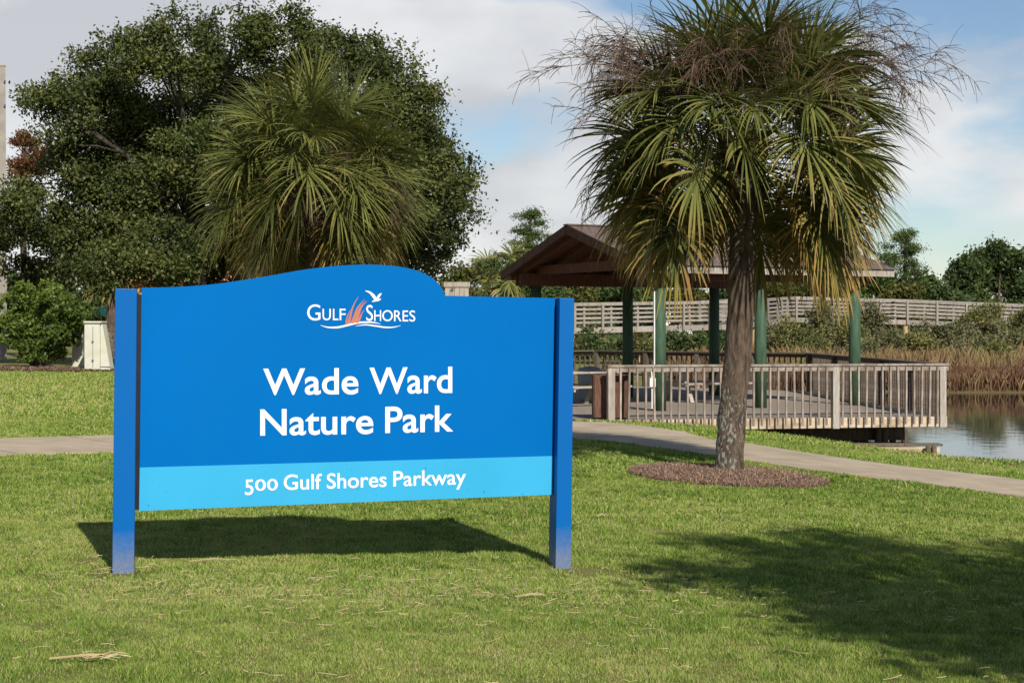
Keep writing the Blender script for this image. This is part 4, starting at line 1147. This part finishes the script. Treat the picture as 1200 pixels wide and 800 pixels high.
# ------------------------------------------------------------------ marsh: shrubs, reeds, far trees
r = np.random.default_rng(23)
def shrub(px, py, pr, Y, matn, label, name="marsh_shrub", flat=0.8, group="shrubs along the marsh", per=1500, size=0.085):
    p = P(px, py + 4, Y); R = pr * 0.88 / F * Y
    z0 = g1(p[0], Y)
    lum = [(p[0] + r.normal(0, 0.45) * R, Y + r.normal(0, 0.3) * R, max(z0 + R * 0.45, p[2] + r.normal(0, 0.3) * R), R * r.uniform(0.5, 0.75)) for k in range(5)]
    t = thing(name, label, "shrub", (p[0], Y, z0), group)
    mb = MB()
    for l_ in lum: mb.tube([(p[0], Y, z0 - 0.1), ((p[0] + l_[0]) / 2, Y, z0 + (l_[2] - z0) * 0.5), l_[:3]], [0.05, 0.035, 0.015], 5)
    mb.build("stems", M['bark'], t)
    C = clump_points(lum, per, r, sub=14, subr=0.32, shell=0.7, flat=flat); C = C[C[:, 2] > z0 + 0.05]
    crown("foliage", C, size, M[matn], t, r, 0.4)
shr = [(1148, 372, 34, 78, 'marshgreen', "tall olive wax-myrtle shrub rising in front of the boardwalk rails at right"),
       (1110, 385, 30, 77, 'marshleaf', "grey-brown shrub left of the tall wax myrtle before the boardwalk"),
       (1180, 392, 30, 75, 'marshleaf', "straggly pale shrub right of the tall wax myrtle near the frame edge"),
       (1078, 400, 28, 72, 'marshgreen', "rounded dark green shrub between the deck's corner post and the tall wax myrtle"),
       (1040, 395, 26, 74, 'marshleaf', "greyish shrub just right of the pavilion's right-hand green post"),
       (965, 378, 30, 76, 'marshleaf', "grey-green shrub between the two right-hand green posts, left of centre"),
       (935, 388, 28, 73, 'marshgreen', "olive shrub just right of the middle green post"),
       (985, 392, 26, 72, 'marshgreen', "green shrub just left of the right-hand green post"),
       (910, 392, 24, 75, 'marshleaf', "low brown shrub behind the middle green post"),
       (800, 400, 24, 66, 'darkleaf', "dark shrub under the boardwalk seen between the near and back pavilion posts"),
       (705, 402, 24, 64, 'darkleaf', "dark shrub under the boardwalk just right of the sign"),
       (755, 404, 22, 65, 'marshgreen', "olive shrub under the boardwalk left of the nearest green post"),
       (850, 398, 24, 68, 'darkleaf', "dark shrub under the boardwalk behind the sabal palm trunk"),
       (1215, 385, 30, 80, 'marshgreen', "green shrub cut by the right edge of the picture"),
       (660, 400, 24, 66, 'marshgreen', "olive shrub under the boardwalk behind the sign's right post")]
shr += [(1010, 372, 26, 80, 'marshleaf', "pale grey shrub right behind the right-hand green post"), (1165, 405, 26, 70, 'marshgreen', "low yellowish shrub nearest the reeds at right"),
        (1125, 408, 24, 69, 'marshleaf', "low tan shrub nearest the reeds below the tall wax myrtle"), (1000, 408, 22, 70, 'marshleaf', "low tan shrub nearest the reeds left of the deck's corner post"),
        (950, 404, 22, 70, 'marshgreen', "low yellowish shrub seen above the deck's rear rail between the right-hand posts"), (1200, 372, 26, 84, 'marshgreen', "olive shrub close under the boardwalk at the right edge")]
for k, (px, wh) in enumerate([(640, "behind the sign's right post"), (690, "beside the sign's right post"), (740, "behind the back pavilion post near the sign"), (790, "right of the nearest green post"), (838, "left of the sabal palm trunk"), (885, "right of the sabal palm trunk")]):
    shr.append((px, 398, 32, 84, 'darkleaf', "dark thicket beyond the boardwalk pilings, " + wh, 'marsh_shrub', 0.8, 'shrubs along the marsh', 750, 0.11))
shr.append((118, 372, 22, 72, 'darkleaf', "dark shrub behind the pale cabinet, left of the sign"))
for s in shr: shrub(*s)
# reeds along the far bank and the marsh behind it
def reeds(name, label, n, xr_, yr, h0, h1, w, cond, vlo, vhi):
    x = r.uniform(*xr_, n); y = r.uniform(*yr, n); ok = cond(x, y); x, y = x[ok], y[ok]; n = len(x)
    z = gz(x, y); h = r.uniform(h0, h1, n) * (0.85 + 0.2 * np.sin(x * 0.9) * np.cos(y * 0.7)); a = r.uniform(0, 6.28, n)
    dx, dy = np.cos(a) * w, np.sin(a) * w; lx = r.normal(0, 0.22, n) * h; ly = r.normal(0, 0.22, n) * h
    V = np.stack([np.stack([x - dx, y - dy, z - 0.05], -1), np.stack([x + dx, y + dy, z - 0.05], -1), np.stack([x + lx * .4 + dx * .7, y + ly * .4 + dy * .7, z + h * 0.6], -1), np.stack([x + lx, y + ly, z + h], -1)], 1).reshape(-1, 3)
    var = np.clip(r.uniform(vlo, vhi, n) + 0.1 * np.sin(x * 0.6 + y * .3), 0, 1)
    o = link(name, np_mesh(name, V, np.arange(4 * n).reshape(n, 4), {"var": ('FACE', 'FLOAT', var)}), M['reed'])
    tag(o, label, "reeds", kind="stuff"); return o
far_bank = lambda x, y: (poly_sd(x, y, POND) > 0.05) & (poly_sd(x, y, DECK) > 0.3)
reeds("reeds", "rust-brown reeds standing along the pond's far bank", 60000, (6.5, 27), (54.5, 64), 0.4, 0.85, 0.013, far_bank, 0.0, 0.75)
reeds("marsh_grass", "yellow-green marsh grass between the reeds and the boardwalk", 44000, (6.5, 36), (62, 84), 0.7, 1.4, 0.020, far_bank, 0.45, 1.0)

def tree(px, ytop, pr, Y, kind, label, name=None):
    """kind: pine (open tufts on a tall stem), leafy (rounded)"""
    Y = Y * 2.2; k_ = Y / 115.0
    x = (px - 600) / F * Y; z0 = g1(x, Y); top = EYE + (HZ - ytop) / F * Y; R = pr / F * Y
    t = thing(name or ("pine_tree" if kind == 'pine' else "broadleaf_tree"), label, "tree", (x, Y, z0), "trees beyond the boardwalk")
    H = top - z0; lum = []
    if kind == 'pine':
        for k in range(9):
            f = 0.45 + 0.55 * k / 8; a = r.uniform(0, 6.28); rr = R * (0.75 if f < 0.9 else 0.2)
            lum.append((x + math.cos(a) * rr * r.uniform(.3, 1), Y + math.sin(a) * rr * .6, z0 + H * f - R * 0.3, R * r.uniform(0.30, 0.45)))
        CC = []
        for k in range(44):
            f = r.uniform(0.40, 1.0); a = r.uniform(0, 6.28); rm = R * 1.1 * math.sqrt(max(0.08, 1 - ((f - 0.66) / 0.36) ** 2)) * r.uniform(0.25, 1.0)
            for q in range(4):
                g_ = (0.55 + 0.45 * q / 3) * rm
                c_ = np.array([x + math.cos(a) * g_, Y + math.sin(a) * g_, z0 + H * f + 0.15 * g_ - 0.2 * k_]) + r.normal(size=3) * 0.12 * k_
                CC.append(c_ + r.normal(size=(75, 3)) * np.array([0.26, 0.26, 0.14]) * k_ * r.uniform(.7, 1.3))
        C = np.concatenate(CC); mt = 'pineleaf'; sz, asp = 0.10 * k_, 0.3
    else:
        for k in range(9):
            a = r.uniform(0, 6.28); f = r.uniform(0.35, 0.9)
            rr = R * 0.75 * math.sqrt(max(0.05, 1 - ((f - 0.55) / 0.45) ** 2))
            lum.append((x + math.cos(a) * rr, Y + math.sin(a) * rr * .6, z0 + H * f - R * 0.15, R * r.uniform(0.34, 0.5)))
        lum.append((x, Y, top - R * 0.4, R * 0.42))
        C = clump_points(lum, 1700 / k_ ** 2, r, sub=12 / k_ ** 2, subr=0.5 * k_, shell=0.7); mt = {'leafy': 'darkleaf', 'olive': 'yellowleaf', 'green': 'pineleaf'}[kind]; sz, asp = 0.16 * k_, 0.5
    mb = MB(); branches(mb, (x, Y, z0 - .1), (x + r.normal(0, .1), Y, top - R * (0.25 if kind == 'pine' else 0.9)), lum, 0.10 + 0.014 * H, r)
    mb.build("trunk", M['pinebark'], t)
    C = C[C[:, 2] > z0 + 0.2]
    crown("crown", C, sz, M[mt], t, r, asp)
tl = [(622, 247, 26, 112, 'pine', "slim open pine standing above the treeline just left of the pavilion roof's peak"),
      (576, 300, 26, 100, 'leafy', "broad tree between the live oak's right edge and the slim pine"),
      (545, 308, 24, 96, 'olive', "olive-green tree right beside the live oak's lower right edge"),
      (604, 302, 22, 104, 'green', "bright green tree directly below the slim open pine"),
      (640, 312, 26, 108, 'leafy', "dark tree behind the pavilion's left eave"),
      (668, 326, 26, 112, 'olive', "olive tree seen under the roof between the sign's right post and the first dark post"),
      (706, 328, 26, 114, 'leafy', "dark tree under the roof left of the second back post"),
      (752, 326, 26, 112, 'green', "green tree under the roof just left of the nearest green post"),
      (800, 336, 20, 108, 'olive', "low olive tree under the roof right of the nearest green post"),
      (848, 328, 26, 116, 'leafy', "dark tree behind the sabal palm's trunk"),
      (905, 322, 28, 118, 'olive', "olive tree behind the middle green post"),
      (950, 318, 28, 118, 'green', "green tree behind the hanging fronds left of the right-hand green post"),
      (1062, 266, 32, 120, 'pine', "rounded green pine beside the sabal palm's right-hand fronds"),
      (1022, 318, 26, 116, 'green', "green tree under the roof's right-hand eave end"),
      (1088, 322, 22, 122, 'green', "small tree in the gap right of the rounded green pine"),
      (1132, 300, 30, 122, 'leafy', "left one of the two big dark trees at the right of the picture"),
      (1172, 284, 38, 124, 'leafy', "tallest dark tree at the right edge of the picture"),
      (1225, 300, 34, 124, 'leafy', "dark tree cut off by the right edge of the picture"),
      (1062, 330, 24, 114, 'olive', "low olive tree behind the boardwalk below the rounded green pine"),
      (1105, 334, 22, 116, 'leafy', "low dark tree behind the boardwalk left of the two big dark trees"),
      (985, 326, 26, 122, 'leafy', "dark tree behind the right-hand green post")]
for t_ in tl: tree(*t_)
# distant woods closing the view low behind the single trees
def woods(name, label, x0, x1, Y, h, n, mt, seed, ks=1.0):
    rr = np.random.default_rng(seed); lum = []
    for k in range(n):
        x = x0 + (x1 - x0) * (k + rr.uniform(-.4, .4)) / n; hh = h * rr.uniform(0.6, 1.1); y = Y + rr.uniform(-5, 5)
        for f in (0.25, 0.55, 0.8): lum.append((x + rr.normal(0, .6), y, -0.3 + hh * f, hh * 0.28))
    C = clump_points(lum, 320 / ks ** 2, rr, sub=7 / ks ** 2, subr=0.8 * ks, shell=0.7)
    V, Fc = leaf_geo(C, 0.28 * ks, rr, 0.5); var = np.clip(0.45 + 0.15 * np.sin(C[:, 0] * .8) + rr.normal(0, .2, len(C)), 0, 1)
    o = link(name, np_mesh(name, V, Fc, {"var": ('FACE', 'FLOAT', var)}), M[mt]); tag(o, label, "woods", kind="stuff")
woods("far_woods", "low distant woods beyond the boardwalk", -34, 130, 310, 8.0, 44, 'darkleaf', 5, 1.9)
woods("left_woods", "dark undergrowth far behind the live oak", -44, -12, 95, 4.4, 30, 'darkleaf', 6)

# little cabbage palm under the slim pine
kb = P(590, 345, 80); kb[2] = g1(kb[0], 80)
kh = P(590, 322, 80)
make_palm("cabbage_palm", "small yellowish cabbage palm just above the sign between the board screen and the roof", kb, kh, 22, 0.7, 0.9, 31, [], nl=18, wid=0.05, r0=0.16, r1=0.14, boots=0, el_lo=-55)

# far buildings
def house(name, label, px0, px1, ytop, ywall, Y, wallm, roofm, depth=8.0, wins=4):
    a, b = (px0 - 600) / F * Y, (px1 - 600) / F * Y; z0 = g1((a + b) / 2, Y); zw = EYE + (HZ - ywall) / F * Y; zt = EYE + (HZ - ytop) / F * Y
    t = thing(name, label, "building", ((a + b) / 2, Y, z0))
    m = MB(); m.box(((a + b) / 2, Y + depth / 2, (zw + z0) / 2 - 0.2), (b - a, depth, zw - z0 + 0.4)); m.build("wall", wallm, t)
    m = MB(); m.prism([(a - .4, Y - .5, zw), (a - .4, Y + depth / 2, zt), (a - .4, Y + depth + .5, zw)], (b - a + .8, 0, 0)); m.build("roof", roofm, t)
    for k in range(wins):
        x = a + (b - a) * (k + 0.5) / wins
        m = MB(); m.box((x, Y - 0.01, z0 + 1.6), (1.0, 0.06, 1.2)); w = m.build("window", M['palewall'], t)
        m = MB(); m.box((x, Y - 0.05, z0 + 1.6), (0.85, 0.02, 1.05)); m.build("pane", M['glass'], w)
house("shop_building", "terracotta-coloured building glimpsed through the live oak's lower branches", 128, 300, 316, 330, 88, M['terracotta'], M['terracotta'], wins=5)
house("pale_building", "pale building roof glimpsed under the pavilion between near and back posts", 778, 812, 334, 343, 255, M['palewall'], M['palewall'], wins=2)

# ------------------------------------------------------------------ left side: shrub, cabinet, pole, palm trunk
r = np.random.default_rng(41)
BY = 43.0
bl_ = px_lumps([(20, 358, 26), (48, 352, 26), (75, 362, 24), (10, 385, 26), (45, 385, 32), (80, 385, 24), (30, 405, 24), (62, 405, 24), (88, 372, 15), (-18, 370, 28), (-25, 395, 24), (60, 345, 16), (30, 342, 14)], BY, r, 0.5)
bx = P(46, 430, BY)[0]
bush = thing("shrub", "large rounded glossy green shrub at the left edge beside the pale cabinet", "shrub", (bx, BY, g1(bx, BY)))
mb = MB()
for l_ in bl_[:8]: mb.tube([(bx + r.normal(0, .1), BY, g1(bx, BY) - .1), ((bx + l_[0]) / 2, BY, g1(bx, BY) + 0.4), l_[:3]], [0.07, 0.05, 0.02], 6)
mb.build("stems", M['bark'], bush)
Cb = clump_points(bl_, 7000, r, sub=50, subr=0.16, shell=0.8); Cb = Cb[Cb[:, 2] > g1(bx, BY) + 0.22]
crown("foliage", Cb, 0.062, M['bushleaf'], bush, r, 0.5)

cY = 42.0
def cabp(px, py, dy=0.0): return P(px, py, cY + dy)
gzc = g1(cabp(110, 430)[0], cY)
cab = thing("utility_cabinet", "pale cream utility cabinet with sloping back beside the shrub", "cabinet", (cabp(108, 430)[0], cY, gzc))
x0, x1, x2, x3 = (98.8 - 600) / F * cY, (117 - 600) / F * cY, (128.2 - 600) / F * cY, (119.5 - 600) / F * cY
zt = EYE + (HZ - 378.5) / F * cY
m = MB(); m.prism([(x0, cY, gzc - .1), (x1, cY, gzc - .1), (x1, cY, zt), (x0, cY, zt)], (0, 0.5, 0)); m.build("body", M['cabinet'], cab, bevel=0.012)
m = MB(); m.prism([(x1 + .004, cY + .03, gzc - .1), (x2, cY + .06, gzc - .1), (x2, cY + .06, gzc + .12), (x3, cY + .06, zt - .03), (x1 + .004, cY + .03, zt - .03)], (0, 0.42, 0)); m.build("sloping_cover", M['cabinet'], cab, bevel=0.012)
m = MB(); m.box(((x0 + x1) / 2 + .02, cY + 0.24, zt + 0.025), (x1 - x0 + 0.07, 0.58, 0.05)); m.build("lid", M['cabinet'], cab, bevel=0.012)
m = MB(); m.beam((x1 - .01, cY + .04, gzc + .13), (x2 + .01, cY + .05, gzc + .13), 0.03, 0.02); m.build("seam", M['metal'], cab)
for zz in (0.30, 0.80):
    m = MB(); m.tube([((x0 + x1) / 2 + .02, cY - .004, gzc + zz), ((x0 + x1) / 2 + .02, cY - .03, gzc + zz)], 0.03, 8); m.build("latch", M['metal'], cab)
m = MB(); m.box(((x0 + x1) / 2 + .02, cY - 0.001, gzc + (zt - gzc) / 2), (0.014, 0.006, (zt - gzc) * .86)); m.build("door_seam", M['metal'], cab)
ck = (90 - 600) / F * 43.6
cb2 = thing("utility_cabinet", "smaller pale cabinet half hidden behind the shrub's right side", "cabinet", (ck, 43.8, g1(ck, 43.8)))
m = MB(); m.box((ck, 43.9, g1(ck, 43.8) + .5), (0.30, 0.5, 1.05)); m.build("body", M['cabinet'], cb2, bevel=0.015)
m = MB(); m.box((ck, 43.9, g1(ck, 43.8) + 1.05), (0.36, 0.56, 0.05)); m.build("lid", M['cabinet'], cb2)

pY = 52.0
px_ = (2 - 600) / F * pY; pz = g1(px_, pY)
pol = thing("utility_pole", "square pale concrete utility pole at the far left edge", "pole", (px_, pY, pz))
zt = EYE + (HZ - 78) / F * pY
m = MB(); m.tube([(px_ - .02, pY, pz - .2), (px_, pY, pz + 2.5), (px_, pY, zt)], [0.22, 0.20, 0.145], 4); m.build("shaft", M['pole'], pol)
m = MB(); m.tube([(px_, pY, zt), (px_, pY, zt + .05)], [0.18, 0.15], 4); m.build("cap", M['pole'], pol)
for zz in (zt - .5, zt - 1.3): 
    m = MB(); m.box((px_ + .14, pY - .12, zz), (.05, .05, .06)); m.build("bolt", M['metal'], pol)

# bare palm trunk and turquoise sign board seen between cabinet and sign
tx = P(131, 380, 60); tz = g1(tx[0], 60)
make_palm("background_palm", "pale palm trunk rising just left of the sign's left post", (tx[0], 60, tz), P(131, 300, 60), 16, 0.9, 0.9, 17, [], nl=20, wid=0.03, r0=0.26, r1=0.22, boots=4, el_lo=-50)
bt = P(119, 365, 62); bz = g1(bt[0], 62)
tsb = thing("notice_board", "tiny turquoise notice board on a thin post behind the pale cabinet", "sign", (bt[0], 62, bz))
m = MB(); m.box((bt[0] - .1, 62.03, (bz + bt[2]) / 2), (0.07, 0.05, bt[2] - bz)); m.build("post", M['bark'], tsb)
m = MB(); m.box((bt[0] + .06, 62, bt[2]), (0.20, 0.03, 0.30)); m.build("board", M['turq'], tsb)

# mulch beds
def mulch_bed(name, label, cx, cy, rx, ry, n, hump, seed, cat="mulch", ln=0.019):
    rr = np.random.default_rng(seed)
    V, Fc = [], []
    na, nr = 40, 7
    V.append((cx, cy, g1(cx, cy) + hump))
    for i in range(1, nr + 1):
        for k in range(na):
            a = 2 * math.pi * k / na; f = i / nr * (1 + 0.05 * math.sin(3 * a + 1) + 0.03 * math.sin(7 * a))
            x, y = cx + rx * f * math.cos(a), cy + ry * f * math.sin(a)
            V.append((x, y, g1(x, y) + hump * (1 - (i / nr) ** 2) + (0.02 if i < nr else -0.03)))
    for k in range(na): Fc.append((0, 1 + k, 1 + (k + 1) % na))
    for i in range(nr - 1):
        for k in range(na): b = 1 + i * na; Fc.append((b + k, b + na + k, b + na + (k + 1) % na, b + (k + 1) % na))
    bed = link(name, np_mesh(name, np.array(V) - np.array([cx, cy, 0]), Fc, smooth=True), pm('bed_soil', (0.14, 0.08, 0.05), (0.25, 0.15, 0.10), 9, 0.95, 0.6), loc=(cx, cy, 0))
    tag(bed, label, cat)
    a = rr.uniform(0, 6.283, n); q = np.sqrt(rr.uniform(0, 1, n)) * 0.99; x = cx + rx * q * np.cos(a); y = cy + ry * q * np.sin(a)
    z = gz(x, y) + hump * (1 - q * q) + 0.028 + rr.uniform(0, 0.02, n)
    t = rr.uniform(0, 6.283, n); l2 = ln * rr.uniform(.5, 1.5, n); w = ln * 0.12
    dx, dy = np.cos(t) * l2, np.sin(t) * l2; wx, wy = -np.sin(t) * w, np.cos(t) * w; tz_ = rr.normal(0, .015, n)
    Vv = np.stack([np.stack([x - dx - wx, y - dy - wy, z - tz_], -1), np.stack([x + dx - wx, y + dy - wy, z + tz_], -1), np.stack([x + dx + wx, y + dy + wy, z + tz_], -1), np.stack([x - dx + wx, y - dy + wy, z - tz_ + .004], -1)], 1).reshape(-1, 3)
    o = link("pine_straw", np_mesh("pine_straw", Vv - np.array([cx, cy, 0]), np.arange(4 * n).reshape(n, 4), {"var": ('FACE', 'FLOAT', rr.uniform(0, 1, n))}), M['mulch'], bed)
    o["kind"] = "stuff"
MUL = (2.48, 18.15, 1.16, 1.22)
mulch_bed("mulch_bed", "round reddish-brown mulch bed at the foot of the tall sabal palm", *MUL, 26000, 0.035, 3)
mulch_bed("mulch_bed", "long brown mulch bed under the shrub and the pale cabinet", bx + .1, 42.4, 2.6, 1.25, 9000, 0.04, 4, ln=0.08)

# ------------------------------------------------------------------ lawn blades and litter
r = np.random.default_rng(99)
_lat = r.uniform(-1, 1, (256, 256))
def vnoise(x, y, s):
    u, v = x / s, y / s; i, j = np.floor(u).astype(int), np.floor(v).astype(int); a, b = u - i, v - j
    a = a * a * (3 - 2 * a); b = b * b * (3 - 2 * b); q = lambda m_, n_: _lat[m_ % 256, n_ % 256]
    return (q(i, j) * (1 - a) + q(i + 1, j) * a) * (1 - b) + (q(i, j + 1) * (1 - a) + q(i + 1, j + 1) * a) * b
def patch(x, y):       # slow variation of dryness over the lawn
    p = 0.42 + 0.28 * vnoise(x, y, 2.3) + 0.22 * vnoise(x + 40, y, 0.8) + 0.20 * vnoise(x, y + 70, 0.25) - 0.11 * np.clip(x, -3, 3) / 3 + 0.35 * np.clip(1 - poly_sd(x, y, POND) / 7, 0, 1) * (y > 17)
    return p + 0.30 * np.exp(-((x + 1.0) / 2.2) ** 2 - ((y - 9.6) / 0.7) ** 2)
bl_v, bl_var = [], []
def blades(y0, y1, dens, h0, h1, w, mul=1.0):
    xm0 = 0.327 * y1 + 1.3
    n = int(dens * 2 * xm0 * (y1 - y0))
    x = r.uniform(-xm0, xm0, n); y = r.uniform(y0, y1, n)
    ok = np.abs(x) < 0.327 * y + 1.3
    ok &= ~on_path(x, y, -0.03 + 0.0) & (((x - MUL[0]) / MUL[2]) ** 2 + ((y - MUL[1]) / MUL[3]) ** 2 > 0.93)
    ok &= (poly_sd(x, y, POND) > 0.12) & (poly_sd(x, y, DECK) > -0.02)
    ok &= ~((vnoise(x + 5, y + 9, 0.5) + 0.6 * vnoise(x, y, 0.13) > 1.02) & (r.uniform(0, 1, n) < 0.8))
    for fx, fy in ((-2.5, 10.2), (0.36, 10.85), (0.62, 10.75)): ok &= ~((np.hypot((x - fx) / 1.7, y - fy) < 0.13 + 0.07 * vnoise(x, y, 0.1)) & (r.uniform(0, 1, n) < 0.85))
    x, y = x[ok], y[ok]; n = len(x); z = gz(x, y)
    p = patch(x, y)
    h = r.uniform(h0, h1, n) * (1.05 - 0.45 * np.clip(p, 0, 1)) * (1 + 0.65 * vnoise(x + 11, y + 5, 0.14)); a = r.uniform(0, 6.283, n); ww = w * r.uniform(.6, 1.3, n)
    dx, dy = np.cos(a) * ww, np.sin(a) * ww; la = r.uniform(0, 6.283, n); ll = h * np.abs(r.normal(0.7, 0.5, n))
    V = np.stack([np.stack([x - dx, y - dy, z - .006], -1), np.stack([x + dx, y + dy, z - .006], -1), np.stack([x + np.cos(la) * ll, y + np.sin(la) * ll, z + h], -1)], 1)
    var = np.clip(0.23 + 0.42 * p + 0.17 * vnoise(x, y + 30, 0.10) + r.normal(0, 0.24, n), 0, 0.84)
    dry = r.uniform(0, 1, n) < (0.05 + 0.10 * np.clip(p - 0.35, 0, 1))
    var[dry] = r.uniform(0.84, 1.0, dry.sum())
    bl_v.append(V.reshape(-1, 3)); bl_var.append(var)
blades(6.3, 9.5, 15000, 0.014, 0.033, 0.0026)
blades(9.5, 13, 9000, 0.015, 0.034, 0.0040)
blades(13, 18, 4500, 0.018, 0.038, 0.0060)
blades(18, 26, 1900, 0.022, 0.046, 0.010)
blades(26, 44, 600, 0.03, 0.07, 0.018)
V = np.concatenate(bl_v); var = np.concatenate(bl_var)
lawn = link("lawn_grass", np_mesh("lawn_grass", V, np.arange(len(V)).reshape(-1, 3), {"var": ('FACE', 'FLOAT', var)}), M['grass'])
tag(lawn, "short mown green lawn grass all around the sign", "grass", kind="stuff")

# dry palm straw scattered on the lawn
n = 700
y = 7.2 + 7.5 * r.uniform(0, 1, n) ** 1.2; x = r.uniform(-1, 1, n) * (0.33 * y + .5)
near = r.uniform(0, 1, n) < 0.55
x[near] = r.normal(-0.4, 1.3, near.sum()); y[near] = r.normal(9.6, 0.5, near.sum())
mb = MB()
for i in range(n):
    a = r.normal(0, 0.9) + (math.pi if r.uniform() < .5 else 0); L = r.uniform(0.02, 0.085) * (1.6 if r.uniform() < .12 else 1); w = r.uniform(0.001, 0.0026)
    c0 = np.array([x[i], y[i], g1(x[i], y[i]) + r.uniform(0.02, 0.045)]); d = np.array([math.cos(a), math.sin(a), r.normal(0, .1)]) * L / 2; b_ = np.array([0, 0, r.normal(0, .006)])
    mb.tube([c0 - d, c0 + b_, c0 + d], [w, w, w * .6], 4, cap=False)
lit = mb.build("straw_litter", M['straw']); tag(lit, "dry straw bits scattered over the lawn around the sign", "litter", kind="stuff")
def debris(name, label, px, py, n, L, seed):
    rr = np.random.default_rng(seed); Y = F * 1.68 / (py - HZ); X = (px - 600) / F * Y; z = g1(X, Y)
    t = thing(name, label, "plant debris", (X, Y, z), "palm debris on the lawn")
    m = MB(); m.tube([(X - L * .55, Y - .02, z + .03), (X, Y, z + .045), (X + L * .5, Y + .06, z + .03)], [.006, .006, .002], 6); m.build("stem", M['straw'], t)
    m = MB()
    for k in range(n):
        a = rr.normal(0.25, .5); l_ = L * rr.uniform(.2, .5); s = np.array([X - L * .3 + rr.uniform(0, L * .6), Y + rr.normal(0, .02), z + .035])
        m.tube([s, s + np.array([math.cos(a), math.sin(a), .15]) * l_ * .5, s + np.array([math.cos(a), math.sin(a), -.02]) * l_], [.0025, .0022, .001], 4)
    m.build("bristles", M['straw'], t)
debris("palm_debris", "tuft of broken dry palm fibre on the lawn below the sign's right post", 622, 706, 14, 0.17, 1)
debris("palm_debris", "bundle of dry palm stems on the lawn at the bottom left edge", 105, 792, 12, 0.34, 2)
debris("palm_debris", "pale scrap of dry palm stem on the lawn right of the sign", 706, 606, 4, 0.10, 3)
debris("palm_debris", "long straw-coloured stem lying beside the sign's left post", 250, 671, 2, 0.28, 4)
